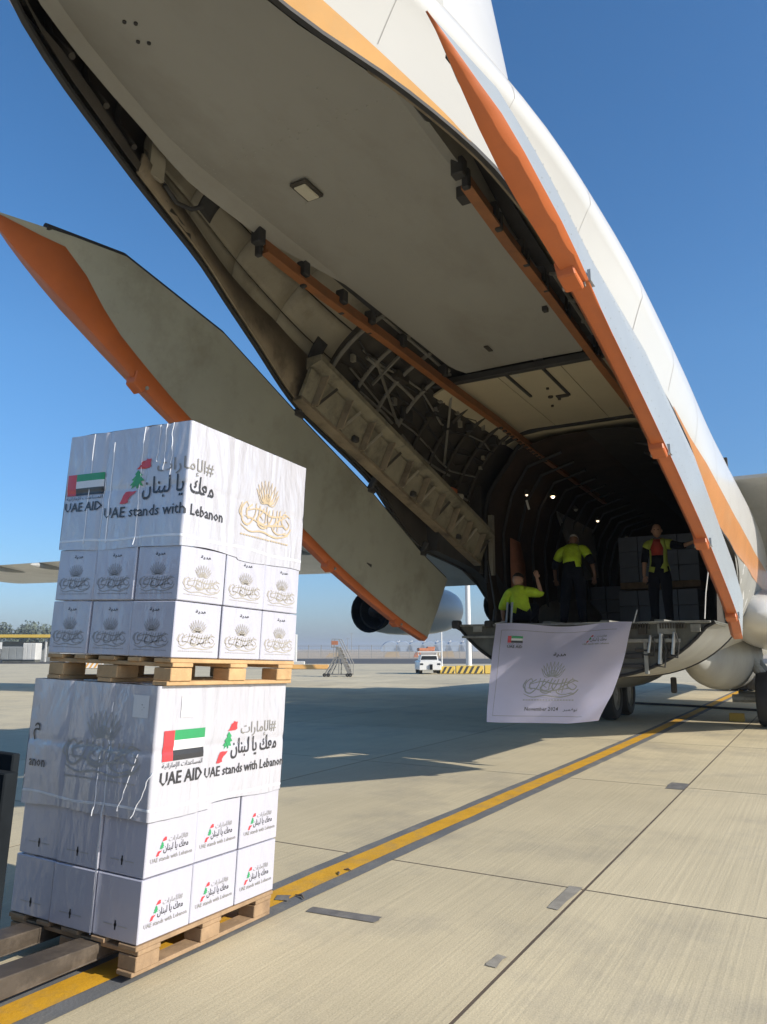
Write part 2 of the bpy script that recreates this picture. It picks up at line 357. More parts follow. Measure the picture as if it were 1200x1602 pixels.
def marking(name, pts, w, z, m, ragged=0.0, off=0.0):
    """painted strip along a polyline (x, y) with slightly uneven edges"""
    mb = MB(); L_, R_ = [], []
    for i in range(len(pts) - 1):
        a = Vector(pts[i]).to_3d(); b = Vector(pts[i + 1]).to_3d(); n = max(1, int((b - a).length / 0.25))
        d = (b - a).normalized(); s = Vector((-d.y, d.x, 0))
        for k in range(n + (i == len(pts) - 2)):
            p = a.lerp(b, k / n) + s * off
            L_.append(p + s * (w / 2 + random.uniform(-1, 1) * ragged)); R_.append(p - s * (w / 2 + random.uniform(-1, 1) * ragged))
    for q in L_ + R_: q.z = z
    n = len(L_)
    mb.add(L_ + R_, [(i, i + n, i + n + 1, i + 1) for i in range(n - 1)])
    return tag(mb.build(name, m, None, smooth=0), kind='structure')
YL = [(-10.5, 0.30), (-7.9, 0.235), (-5.5, 0.20), (-2.2, 0.13), (1, 0.06), (5, 0.0), (24, -0.1)]
marking('line_border', YL, 0.40, 0.004, K['black_paint'], 0.006)
marking('yellow_line', YL, 0.185, 0.008, K['yellow_paint'], 0.004, off=0.005)

# ------------------------------------------------------------------ aircraft: cross sections
# X, edge half width, edge z, half width, widest z, top z
ST = np.array([(-8.9,.02,5.03,.80,5.48,5.96),(-8.75,.25,5.0,.84,5.46,5.95),(-8.4,.52,4.95,.92,5.4,5.93),(-8.05,.68,4.90,1.0,5.38,5.90),(-7.6,.83,4.84,1.11,5.32,5.87),(-7.0,1.05,4.81,1.28,5.24,5.82),
(-6.28,1.26,4.74,1.47,5.12,5.76),(-5.64,1.42,4.56,1.63,4.95,5.70),(-5.2,1.52,4.42,1.71,4.82,5.66),(-4.15,1.75,4.09,1.87,4.45,5.59),(-2.44,1.90,3.66,1.98,4.0,5.53),
(-1.0,1.97,2.98,2.05,3.6,5.49),(.2,2.0,2.86,2.08,3.46,5.47),(.8,2.0,2.78,2.09,3.42,5.46),(1.2,1.98,2.62,2.09,3.40,5.46),(1.6,1.92,2.3,2.1,3.37,5.46),(1.95,1.82,2.02,2.1,3.36,5.46),(2.3,1.76,1.9,2.1,3.36,5.46),(2.85,1.75,1.89,2.1,3.36,5.46)])
def pchip(xs, ys, x):
    h = np.diff(xs); d = np.diff(ys) / h; m = np.zeros(len(xs))
    m[0], m[-1] = d[0], d[-1]
    for i in range(1, len(xs) - 1):
        m[i] = 0 if d[i - 1] * d[i] <= 0 else 2 * d[i - 1] * d[i] / (d[i - 1] + d[i])
    x = min(max(x, xs[0]), xs[-1]); i = min(int(np.searchsorted(xs, x, side='right')) - 1, len(h) - 1)
    t = (x - xs[i]) / h[i]
    return float((2*t**3-3*t*t+1)*ys[i] + (t**3-2*t*t+t)*h[i]*m[i] + (-2*t**3+3*t*t)*ys[i+1] + (t**3-t*t)*h[i]*m[i+1])
def stn(X):
    if X >= 2.85: return (1.73, 1.9, 2.1, 3.36, 5.46)
    return tuple(pchip(ST[:, 0], ST[:, k], X) for k in range(1, 6))
def lowc(X):
    w, ze, b, zc, zt = stn(X); n = 2.4 if X > 0 else 2.0 + 0.4 * max(0, min(1, (X + 2) / 2))
    return n, (zc - ze) / max(1e-5, (1 - (min(w, b * .999) / b) ** n)) ** (1 / n)
def ysec(X, z):
    w, ze, b, zc, zt = stn(X)
    if z >= zc: return b * math.sqrt(max(0, 1 - ((z - zc) / (zt - zc)) ** 2))
    n, c = lowc(X); t = (zc - z) / c
    y1 = b * max(0, 1 - abs(t) ** n) ** (1 / n) if t < 1 else 0
    q = max(0, min(1, (-1.5 - X) / 2.0))        # aft of the sill the skin runs straight to the edge
    if q > 0 and z >= ze: y1 = y1 * (1 - q) + q * (b + (w - b) * (max(0, (zc - z)) / max(.01, zc - ze)) ** .9)
    return y1
def half(X, N=22, inset=0.0):
    """points (y, z) of the port half section from the crown down to the opening's edge"""
    w, ze, b, zc, zt = stn(X); out = []
    for k in range(N + 1):
        a = math.pi / 2 * (1 - k / N); out.append(((b - inset) * math.cos(a), zc + (zt - inset - zc) * math.sin(a)))
    for k in range(1, 9):
        z = zc + (ze - zc) * k / 8
        out.append((ysec(X, z) - inset if k < 8 else max(0.0, w - inset * 0.5), z))
    return out
def fullring(X, N=22):
    h = half(X, N); return [(X, y, z) for y, z in h[::-1]] + [(X, -y, z) for y, z in h[1:]]

plane = thing('cargo_aircraft', 'white four engined cargo jet with orange stripes, open rear doors and lowered ramp', 'aircraft')
P = plane
# outer skin aft of the belly: open underneath
xs = sorted(set([-8.9 + 0.2 * k for k in range(0, 59)] + [2.85]))
mb = MB(); mb.loft([fullring(x) for x in xs if x <= 2.85], closed=False)
fus = mb.build('fuselage', K['white'], P, smooth=60)
# tail cone aft of the opening
mb = MB()
def cone_ring(X):
    t = (-8.9 - X) / 4.2; s = 1 - 0.78 * t ** 1.3
    return [(X, y * s, 5.55 + (z - 5.5) * s + 0.28 * t) for _, y, z in fullring(-8.9)]
mb.loft([cone_ring(-8.9 - 0.42 * k) for k in range(11)], closed=True)
mb.add(cone_ring(-13.1), [tuple(range(len(cone_ring(0))))])
mb.build('tail_cone', K['white'], P, smooth=60)
# closed forward fuselage
def ring_closed(X, k=1.0, dz=0):
    pts = []
    n, c = 2.4, lowc(2.85)[1]; b, zc, zt = 2.1, 3.36, 5.46
    for i in range(64):
        a = 2 * math.pi * i / 64; ca, sa = math.cos(a), math.sin(a)
        if sa >= 0: y, z = b * ca, zc + (zt - zc) * sa
        else:
            y = b * math.copysign(abs(ca) ** (2 / n), ca); z = zc - c * abs(sa) ** (2 / n)
        pts.append((X, y * k, zc + (z - zc) * k + dz))
    return pts
mb = MB()
prof = [(2.85, 1, 0), (6, 1, 0), (12, 1, 0), (18, 1, 0), (21, 1, 0), (23, .96, -.03), (25, .82, -.2), (26.3, .6, -.4), (27.1, .3, -.6), (27.4, .05, -.7)]
mb.loft([ring_closed(*q) for q in prof], True)
mb.build('forward_fuselage', K['white'], P, smooth=60)

def skin_strip(name, m, rows, side, off=0.005, n=6):
    """painted band lying on the hull: rows of (X, z low, z high)"""
    mb = MB(); rr = []
    X0, X1 = rows[0][0], rows[-1][0]; arr = np.array(rows)
    for k in range(41):
        X = X0 + (X1 - X0) * k / 40
        za, zb = np.interp(X, arr[:, 0], arr[:, 1]), np.interp(X, arr[:, 0], arr[:, 2])
        rr.append([(X, side * (ysec(X, za + (zb - za) * j / n) + off), za + (zb - za) * j / n) for j in range(n + 1)])
    mb.loft(rr, False)
    return mb.build(name, m, P, smooth=60)
gold_rows = [(-8.6, 4.99, 5.14), (-8.05, 4.905, 5.05), (-7.6, 4.845, 4.97), (-7.36, 4.835, 4.935), (-7.0, 4.815, 4.875), (-6.6, 4.79, 4.815), (-6.0, 4.675, 4.69), (-5.6, 4.56, 4.565)]
orange_rows = [(-3.0, 3.84, 3.85), (-2.6, 3.70, 3.745), (-2.3, 3.60, 3.67), (-1.92, 3.42, 3.57), (-1.16, 3.04, 3.40), (-.47, 2.90, 3.31), (.26, 2.86, 3.23), (.76, 2.81, 3.20), (2.5, 2.66, 3.08), (6, 2.60, 3.0), (14, 2.6, 2.98), (22, 2.6, 2.95)]
for s in (1, -1):
    skin_strip('gold_stripe', K['gold'], gold_rows, s)
    skin_strip('orange_stripe', K['stripe'], orange_rows, s, 0.008)
    rows = [(r[0], max(1.4, stn(r[0])[1] + 0.005), r[1]) for r in orange_rows if r[0] >= -1.2]
    lower = skin_strip('lower_hull_skin', K['belly_skin'], rows, s, 0.004, 10)
# thin rim along the opening so that the skin has thickness
for s in (1, -1):
    mb = MB(); rr = []
    for k in range(60):
        X = -8.9 + 11.7 * k / 59; w, ze = stn(X)[:2]
        rr.append([(X, s * (w + .012), ze - .012), (X, s * (w - .025), ze - .010), (X, s * (w - .025), ze + .02), (X, s * (w + .012), ze + .02)])
    mb.loft(rr, True)
    mb.build('opening_rim', K['dark'], P)

# ---- inner skin of the tail bay and port/starboard linings
def inner(X, s, ins=0.14, top=0.93):
    """point on the lining; s = 0 at the opening edge, 1 near the rail"""
    w, ze, b, zc, zt = stn(X)
    y0, z0 = max(w - 0.06, .02), ze + 0.02
    bb = max(b - ins, y0); tp = min(top, y0)
    a1 = math.acos(min(1, tp / bb)); a0 = -math.asin(min(1, max(0, (zc - z0) / max(.3, zt - zc)))) if z0 < zc else math.asin(min(1, (z0 - zc) / (zt - ins - zc)))
    a = a0 + (a1 - a0) * s
    y = bb * math.cos(a); z = zc + (zt - ins - zc) * math.sin(a)
    k = max(0, 1 - s * 4)                       # blend to the edge
    return y * (1 - k) + y0 * k, z * (1 - k) + z0 * k
for s in (1, -1):
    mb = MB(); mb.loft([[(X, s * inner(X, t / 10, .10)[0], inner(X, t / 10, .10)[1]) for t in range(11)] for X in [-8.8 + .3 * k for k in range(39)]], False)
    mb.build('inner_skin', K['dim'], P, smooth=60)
mb = MB()
mb.loft([[(X, -min(1.0, stn(X)[0]), stn(X)[4] - .42), (X, 0, stn(X)[4] - .18), (X, min(1.0, stn(X)[0]), stn(X)[4] - .42)] for X in [-8.8 + .4 * k for k in range(28)]], False)
mb.build('roof_inner_skin', K['dark'], P, smooth=60)

# light lining panels of the port wall, three courses, joints open (both sides alike)
def lining_plate(X0, X1, s0, s1, side, m, nm='wall_panel', ins=0.165):
    g = 0.003; mb = MB(); rr = []
    for k in range(5):
        X = X0 + g + (X1 - X0 - 2 * g) * k / 4
        rr.append([(X, side * inner(X, s0 + .005 + (s1 - s0 - .010) * j / 4, ins)[0], inner(X, s0 + .005 + (s1 - s0 - .010) * j / 4, ins)[1]) for j in range(5)])
    mb.loft(rr, False)
    return mb.build(nm, m, P, smooth=60, solid=0.012)
for side in (1, -1):
    for (X0, X1) in ((-6.95, -6.3), (-6.3, -5.55), (-5.55, -4.75), (-4.75, -3.75)):
        for (s0, s1) in ((.30, .53), (.53, .77), (.77, 1.0)):
            lining_plate(X0, X1, s0, s1, side, K['wall'])
    for X, s in ((-6.12, .66), (-4.02, .50)):
        o = lining_plate(X - .10, X + .10, s - .12, s + .10, side, K['dark'], 'window_hole', ins=0.18)

# stained edge skin and the sill beam with its gussets
for side in (1, -1):
    mb = MB(); rr = []
    for k in range(30):
        X = -7.15 + 3.95 * k / 29; w, ze = stn(X)[:2]; h = 0.05 + 0.26 * max(0, min(1, (X + 7.8) / 3.0))
        y1, z1 = inner(X, min(.42, .10 + .32 * max(0, min(1, (X + 7.8) / 3))), .155)
        rr.append([(X, side * (w - .05), ze + .012), (X, side * ((w - .07) * .6 + y1 * .4), ze * .6 + z1 * .4 + .0), (X, side * (y1 - .01), z1)])
    mb.loft(rr, False)
    mb.build('edge_skin', K['dirty'], P, smooth=50, solid=0.02)
    # sill beam
    bx = [-4.3 + 5.0 * k / 24 for k in range(25)]
    def beam_pt(X, a, b_):
        t = (X + 4.3) / 5.0
        return Vector((X, side * (1.70 + .10 * t - a), 4.145 - 1.27 * t + b_ * (1 + .15 * t)))
    mb = MB(); rr = []
    for X in bx:
        rr.append([beam_pt(X, .06, 0), beam_pt(X, .20, .30), beam_pt(X, .24, .30), beam_pt(X, .10, 0)])
    mb.loft(rr, True, True); beam = mb.build('sill_beam', K['beam'], P)
    mb = MB(); mb.loft([[beam_pt(X, .17, .30), beam_pt(X, .36, .37), beam_pt(X, .36, .43), beam_pt(X, .17, .42)] for X in bx], True, True)
    mb.build('beam_cap', K['beam'], beam)
    mb = MB(); mb.loft([[beam_pt(X, -.03, -.02), beam_pt(X, .12, -.02), beam_pt(X, .12, .02), beam_pt(X, -.03, .02)] for X in bx], True, True)
    mb.build('beam_flange', K['dirty'], beam)
    for k in range(10):
        X = -4.12 + .5 * k
        mb = MB(); mb.prism([beam_pt(X, .105, .0), beam_pt(X, .245, .30), beam_pt(X, .34, .30), beam_pt(X, .20, -.0)], (0.02, 0, 0)); mb.build('gusset', K['dirty'], beam, smooth=0)
        mb = MB(); mb.rod(beam_pt(X + .04, .155, .02), beam_pt(X + .24, .29, .29), .022, .03); mb.build('brace', K['wall'] if k % 3 else K['dim'], beam, smooth=0)
        if k % 3 == 1:
            mb = MB(); mb.box(beam_pt(X + .36, .15, .06), (.10, .06, .07)); mb.build('hinge_box', K['dark'], beam, bevel=.012)
# frames and stringers of the ribbed bay
def rib_curve(X, side, ins, s0=.28, s1=1.0, n=12): return [(X, side * inner(X, s0 + (s1 - s0) * k / n, ins)[0], inner(X, s0 + (s1 - s0) * k / n, ins)[1]) for k in range(n + 1)]
for side in (1, -1):
    for X in (-3.68, -3.1, -2.55, -2.0, -1.45, -.9, -.35, .2, .65):
        mb = MB(); mb.tube(rib_curve(X, side, .24 if X < -1.9 else .2), .026 if X < -1.9 else .03, 6); mb.build('rib', K['rib'] if X < -1.9 else K['dim'], P)
    for s_, a, b in ((.98, -3.7, -1.9), (.72, -3.3, -2.0), (.50, -3.1, -.2), (.42, -2.4, .7), (.30, -1.6, .7)):
        mb = MB(); mb.tube([(a + (b - a) * k / 8, side * inner(a + (b - a) * k / 8, s_, .25)[0], inner(a + (b - a) * k / 8, s_, .25)[1]) for k in range(9)], .02, 6)
        mb.build('stringer', K['rib'], P)
    for (Xa, sa, Xb, sb) in ((-3.1, .74, -2.0, .52), (-2.9, .86, -2.9, .60), (-1.5, .9, -.5, .55)):
        mb = MB(); mb.rod((Xa, side * inner(Xa, sa, .25)[0], inner(Xa, sa, .25)[1]), (Xb, side * inner(Xb, sb, .25)[0], inner(Xb, sb, .25)[1]), .03); mb.build('diagonal_strut', K['rib'], P)
    # clutter: equipment boxes, pipes
    rnd = random.Random(5)
    for k in range(16):
        X = rnd.uniform(-3.3, .5); s_ = rnd.uniform(.3, .9); y, z = inner(X, s_, .22)
        mb = MB(); mb.box((X, side * y, z), (rnd.uniform(.08, .3), rnd.uniform(.05, .12), rnd.uniform(.06, .2))); mb.build('equipment_box', K['dim'] if k % 3 else K['dark'], P, bevel=.008)
    for k in range(5):
        z_ = .35 + .1 * k
        mb = MB(); pts = []
        for j in range(10):
            X = -3.4 + 4.1 * j / 9; y, z = inner(X, z_ + .03 * math.sin(j * 1.3 + k), .19); pts.append((X, side * y, z))
        mb.tube(pts, .014, 6); mb.build('pipe', K['dark'] if k % 2 else K['rib'], P)
    for k in range(7):
        z_ = .33 + .085 * k
        mb = MB(); pts = []
        for j in range(16):
            X = -3.6 + 4.3 * j / 15; y, z = inner(X, z_ + .02 * math.sin(j * 2.1 + k * 1.7), .20 + .02 * (k % 3)); pts.append((X, side * y, z))
        mb.tube(pts, .008 + .004 * (k % 2), 5); mb.build('cable', K['dark'] if k % 3 else K['dim'], P)
    for k in range(22):
        X = rnd.uniform(-3.5, .7); s_ = rnd.uniform(.28, .95); y, z = inner(X, s_, .20)
        mb = MB(); mb.box((X, side * y, z), (rnd.uniform(.03, .10), .05, rnd.uniform(.03, .12))); mb.build('clip_bracket', (K['rib'], K['dim'], K['wall'])[k % 3], P, smooth=0)
    # dark aft recess with frames
    for X in (-8.3, -7.95, -7.6, -7.25):
        mb = MB(); mb.tube([(X, side * inner(X, .15 + .85 * k / 6, .13)[0], inner(X, .15 + .85 * k / 6, .13)[1]) for k in range(7)], .022, 6); mb.build('rib', K['dim'], P)
    mb = MB(); y0, z0 = inner(-6.97, .12, .15); y1, z1 = inner(-6.97, 1, .15)
    mb.rod((-6.97, side * y0, z0), (-6.97, side * y1, z1), .03, .14); mb.build('bulkhead', K['wall'], P)
    mb = MB(); mb.tube([(-6.85, side * 1.0, 4.93), (-6.7, side * 1.03, 4.88), (-6.55, side * 1.02, 4.90), (-6.45, side * 1.0, 4.97)], .018, 6); mb.build('hose', K['dark'], P)
mb = MB(); mb.box((-.28, 1.72, 3.83), (.2, .1, .2)); mb.build('orange_box', K['orange'], P, bevel=.01)
mb = MB(); mb.tube([(-.12, 1.70, 3.83), (-.05, 1.66, 3.83)], .05, 10); mb.build('box_lamp', K['lens'], P)

# ---- overhead rails
for s in (1, -1):
    mb = MB(); mb.loft([[(X, s * .90, z), (X, s * .985, z), (X, s * .985, z + .025), (X, s * .955, z + .03), (X, s * .955, z + .13), (X, s * .93, z + .13), (X, s * .93, z + .03), (X, s * .90, z + .025)] for X, z in ((-5.75, 4.90), (-4.9, 4.86), (-3.7, 4.85), (-2, 4.81), (-.3, 4.79), (2.0, 4.72), (6, 4.66))], True, True)
    rail = mb.build('overhead_rail', K['rail_orange'], P)
    for X in (-5.85, -5.2, -4.55, -4.0, -3.3, -2.2):
        mb = MB(); mb.box((X, s * .93, 5.0), (.09, .10, .14)); mb.box((X + .05, s * .965, 4.93), (.05, .06, .16)); mb.build('rail_bracket', K['dark'], rail, bevel=.01)
    mb = MB()
    for k in range(14): mb.box((-.2 + .16 * k, s * .94, 4.775 - .004 * k), (.05, .05, .03))
    mb.build('rail_roller', K['dim'], rail, smooth=0)

# ---- centre door swung up under the roof
def panel_z(X): return float(np.interp(X, [-9.0, -8.05, -6.9, -6, -1.9], [5.20, 5.17, 5.13, 5.11, 5.035]))
mb = MB(); rr = []
for k in range(41):
    X = -8.72 + 6.82 * k / 40; z = panel_z(X)
    tw = 1 - max(0, (X + 2.35) / .45) ** 2.2 * .12 if X > -2.35 else 1
    w_ = .825 * tw if X > -6.7 else max(.08, float(np.interp(X, [-8.72, -8.5, -8.2, -7.9, -7.5, -7.1, -6.7], [.10, .34, .50, .60, .70, .785, .825])))
    lip = max(0.0, min(1, (-4.6 - X) / 1.2)) * (.10 - .04 * max(0, min(1, (-6.6 - X) / .6)))
    lo = .12 if X < -7.2 else .16
    rr.append([(X, -w_ - .02 - lip, z - lip * .9), (X, -w_, z), (X, -w_ * .5, z + .006), (X, 0, z + .008), (X, w_ * .5, z + .006), (X, w_, z), (X, w_ + .02 + lip, z - lip * .9), (X, w_ + .02 + lip, z + lo), (X, -w_ - .02 - lip, z + lo)])
mb.loft(rr, True, True)
cdoor = mb.build('centre_door', K['panel_grey'], P, smooth=25)
for X, y, wx, wy, m in ((-6.06, .28, .20, .11, 'lens'), (-1.60, .19, .14, .10, 'lens')):
    z = panel_z(X)
    mb = MB(); mb.box((X, y, z - .012), (wx + .05, wy + .05, .03)); fr = mb.build('lamp_frame', K['dim'], cdoor, bevel=.01)
    mb = MB(); mb.box((X, y, z - .032), (wx, wy, .02)); mb.build('lamp_lens', K[m], cdoor, bevel=.008)
mb = MB(); mb.box((-2.5, .2, panel_z(-2.5) - .004), (.16, .05, .012)); mb.build('latch_recess', K['dim'], cdoor)
mb = MB(); mb.box((-3.2, -.72, panel_z(-3.2) - .02), (.07, .05, .05)); mb.build('door_stop', K['dark'], cdoor)
for x, y in ((-7.86, .30), (-7.82, .25), (-7.72, .34), (-7.68, .29)):
    mb = MB(); mb.tube([(x, y, panel_z(x) - .003), (x, y, panel_z(x) + .02)], .012, 8); mb.build('drain_hole', K['dark'], cdoor)
mb = MB(); mb.box((-5.45, -.80, 5.06), (.12, .10, .12)); mb.build('door_hook', K['dark'], cdoor, bevel=.01)

def rivets(pts, nrm, parent, m, r=.007):
    mb = MB(); n = Vector(nrm).normalized(); a = n.orthogonal().normalized(); b = n.cross(a)
    for p in pts:
        p = Vector(p); q = [p + a * r * math.cos(k * 1.0472) + b * r * math.sin(k * 1.0472) for k in range(6)]; mb.add(q + [p + n * r * .6], [(k, (k + 1) % 6, 6) for k in range(6)])
    return tag(mb.build('rivet_row', m, parent, smooth=60), kind='stuff')
for y in (-.78, -.40, 0, .40, .78):
    rivets([(-7.0 + .11 * k, y, panel_z(-7.0 + .11 * k) - .001) for k in range(46)], (0, 0, -1), cdoor, K['panel_lip'])
for x in (-6.6, -5.5, -4.4, -3.3, -2.3):
    rivets([(x, -.76 + .08 * k, panel_z(x) - .001) for k in range(20)], (0, 0, -1), cdoor, K['panel_lip'])
# ---- ceiling between the door and the hold
def ceil_plate(X0, X1, y0, y1, z, m, nm='ceiling_panel'):
    mb = MB(); n = 8; rr = []
    for X in (X0, X1):
        lo = [(X, y0 + (y1 - y0) * k / n, z - .16 * max(0, (abs(y0 + (y1 - y0) * k / n) - .8) / .5) ** 1.6) for k in range(n + 1)]
        rr.append(lo + [(x, y, zz + .03) for x, y, zz in reversed(lo)])
    mb.loft(rr, True, True); return mb.build(nm, m, P, smooth=20)
for (X0, X1) in ((-1.78, .80),):
    for (y0, y1) in ((-1.28, -.42), (-.41, .41), (.42, 1.28)):
        ceil_plate(X0, X1, y0, y1, 5.0, K['ceiling'])
ceil_plate(.80, .92, -1.3, 1.3, 4.98, K['dark'], 'ceiling_seal')
ceil_plate(.93, 1.75, -1.28, 1.28, 4.97, K['ceiling'])
for y, xa, xb in ((-.2, -1.75, -.55), (.28, -1.75, -.75)):
    mb = MB(); mb.box(((xa + xb) / 2, y, 4.99), (xb - xa, .035, .03)); mb.build('ceiling_slot', K['dark'], P)
for x, y, r in ((-.6, .05, .035), (-.45, -.03, .022), (-.95, -.02, .02), (-.2, .15, .02)):
    mb = MB(); mb.tube([(x, y, 5.0), (x, y, 4.975)], r, 10); mb.build('ceiling_fitting', K['dim'], P)
mb = MB(); mb.box((-.55, -.10, 4.99), (.09, .16, .02)); mb.build('ceiling_handle', K['dim'], P)
mb = MB(); mb.box((-1.85, 0, 4.98), (.10, 2.5, .09)); mb.build('door_seal', K['dark'], P, bevel=.01)

# ---- cargo hold
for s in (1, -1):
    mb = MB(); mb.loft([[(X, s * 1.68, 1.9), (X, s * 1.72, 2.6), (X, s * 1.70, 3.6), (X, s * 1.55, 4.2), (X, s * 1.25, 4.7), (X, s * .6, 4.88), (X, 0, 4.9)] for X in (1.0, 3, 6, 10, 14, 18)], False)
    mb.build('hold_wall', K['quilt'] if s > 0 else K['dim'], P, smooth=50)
    for X in [1.7 + .75 * k for k in range(12)]:
        mb = MB(); mb.tube([(X, s * 1.65, 2.0), (X, s * 1.67, 3.5), (X, s * 1.50, 4.15), (X, s * 1.2, 4.62), (X, s * .6, 4.80)], .028, 6); mb.build('hold_rib', K['dark'], P)
    # portal of the hold
    arc = [(1.62, 1.95), (1.63, 3.72)] + [(1.63 - .5 * math.sin(R(a)) * 1.0, 3.72 + .95 * (math.sin(R(a)))) for a in (25, 50)] + [(1.05, 4.72)]
    mb = MB(); mb.loft([[(.95, s * (y - .035), z), (.95, s * (y + .035), z), (1.05, s * (y + .035), z), (1.05, s * (y - .035), z)] for y, z in ((1.615, 2.72), (1.61, 3.70))], True, True)
    mb.build('door_post', K['wall'], P)
    mb = MB(); mb.tube([(.93, s * (y + .07), z) for y, z in ((1.62, 2.6), (1.62, 3.72), (1.57, 3.98), (1.43, 4.22), (1.2, 4.5), (1.05, 4.74), (.9, 4.88))], .035, 8); mb.build('portal_seal', K['rubber'], P)
    mb = MB(); mb.loft([[(.9, s * 1.74, z), (.9, s * (1.74 + .24), z), (1.0, s * (1.74 + .24), z), (1.0, s * 1.74, z)] for z in (2.75, 4.2)], True, True); mb.build('portal_web', K['dim'], P)
mb = MB(); mb.box((18, 0, 3.4), (.1, 3.4, 3.2)); mb.build('forward_bulkhead', K['dim'], P)
mb = MB(); mb.box((10.45, 0, 1.86), (15.1, 3.4, .07)); mb.build('hold_floor', K['ramp_face'], P)
for y in (-1.1, -.4, .4, 1.1):
    mb = MB(); mb.box((9.5, y, 1.905), (13, .12, .03)); mb.build('roller_track', K['ramp_part'], P)
for (x, y, z, m, r) in ((3.08, 1.2, 4.34, 'lamp', .034), (6.34, 1.2, 4.36, 'lamp_dim', .034), (1.61, 1.2, 4.11, 'lamp_dim', .022), (4.6, 1.2, 4.34, 'lens', .045), (9.2, 1.2, 4.36, 'lens', .045)):
    mb = MB(); mb.lathe([(0, .02), (.05, r + .02), (.09, r + .025)], (x, y, z + .09), (0, 0, -1), 10); hs = mb.build('hold_lamp', K['dim'], P)
    mb = MB(); mb.lathe([(-r, .004), (-r * .7, r * .7), (0, r), (r * .7, r * .7), (r, .004)], (x, y, z), (0, 0, 1), 10); mb.build('lamp_bulb', K[m], hs)
mb = MB(); mb.rod((1.62, 1.17, 3.86), (1.62, 1.21, 4.02), .03); mb.build('bright_strap', K['reflect'], P)
# brown canvas flap beside the portal
mb = MB(); mb.loft([[(1.9, 1.62, 2.5), (2.3, 1.5, 2.45)], [(1.9, 1.63, 3.0), (2.3, 1.52, 3.02)], [(1.95, 1.64, 3.45), (2.25, 1.58, 3.4)]], False); mb.build('canvas_flap', K['terracotta'], P, solid=.02)

# dark hull corner below the sill on each side: the deep frame at the front of the opening
for s in (1, -1):
    mb = MB(); rr = []
    for k in range(16):
        X = -.7 + 3.5 * k / 15; w, ze = stn(X)[:2]
        rr.append([(X, s * (w - .02), ze + .01), (X, s * (w - .20), ze + .0), (X, s * (w - .24), ze + .35), (X, s * (w - .02), ze + .40)])
    mb.loft(rr, True, True); mb.build('corner_frame', K['dark'], P)

# ---- rear side doors, hung open
HG = np.array([(-7.74, 1.612, 4.43), (-6.72, 1.60, 4.58), (-5.5, 1.68, 4.42), (-4.09, 1.84, 4.03), (-2.34, 1.95, 3.50), (-.82, 2.01, 2.88), (0.0, 2.03, 2.61)])
BF = np.array([(-7.76, 1.62, 4.40), (-7.67, 1.64, 4.33), (-7.13, 1.67, 4.06), (-6.3, 1.79, 3.72), (-5.8, 1.85, 3.52), (-3.6, 1.99, 2.71), (-3.08, 2.02, 2.50), (-1.36, 2.06, 1.89), (-.63, 2.03, 1.66)])
HC = np.array([(-7.76, .02), (-7.67, .10), (-7.19, .34), (-6.9, .21), (-6.6, .145), (-6.2, .125), (-5.6, .10), (-3, .075), (-1.8, .065), (-.63, .06)])
def door_station(u):
    xb = -7.76 + (7.13) * u; xh = -7.74 + 7.74 * u
    B = Vector((xb, pchip(BF[:, 0], BF[:, 1], xb), pchip(BF[:, 0], BF[:, 2], xb)))
    H = Vector((xh, float(np.interp(xh, HG[:, 0], HG[:, 1])), float(np.interp(xh, HG[:, 0], HG[:, 2]))))
    hc = float(np.interp(xb, HC[:, 0], HC[:, 1]))
    k = min(1, (xb + 7.76) / .5); ln = (H - B).length
    t = min(.9, hc / max(ln, .03))
    Cc = B.lerp(H, t) + Vector((0, -.035 * k, 0))
    A_ = B + Vector((0, (.085 + .055 * max(0, min(1, (-5.9 - xb) / .8))) * min(1, (xb + 7.76) / .6), (0.004 + .03 * max(0, min(1, (-5.9 - xb) / .8))) * k))
    if A_.z > H.z: A_.z = (B.z + H.z) / 2
    Hi = H + Vector((0, -.085 * k, -.02 * k)); Mo = A_.lerp(H, .5) + Vector((0, .06 * k, 0)); Mi = Cc.lerp(Hi, .5) + Vector((0, -.012 * k, 0))
    return dict(A=A_, B=B, C=Cc, Hi=Hi, H=H, Mo=Mo, Mi=Mi)
us = sorted([0, .01, .025, .045, .07, 1.02 / 7.74, 2.24 / 7.74, 3.65 / 7.74] + [.10 + .9 * k / 30 for k in range(31)])
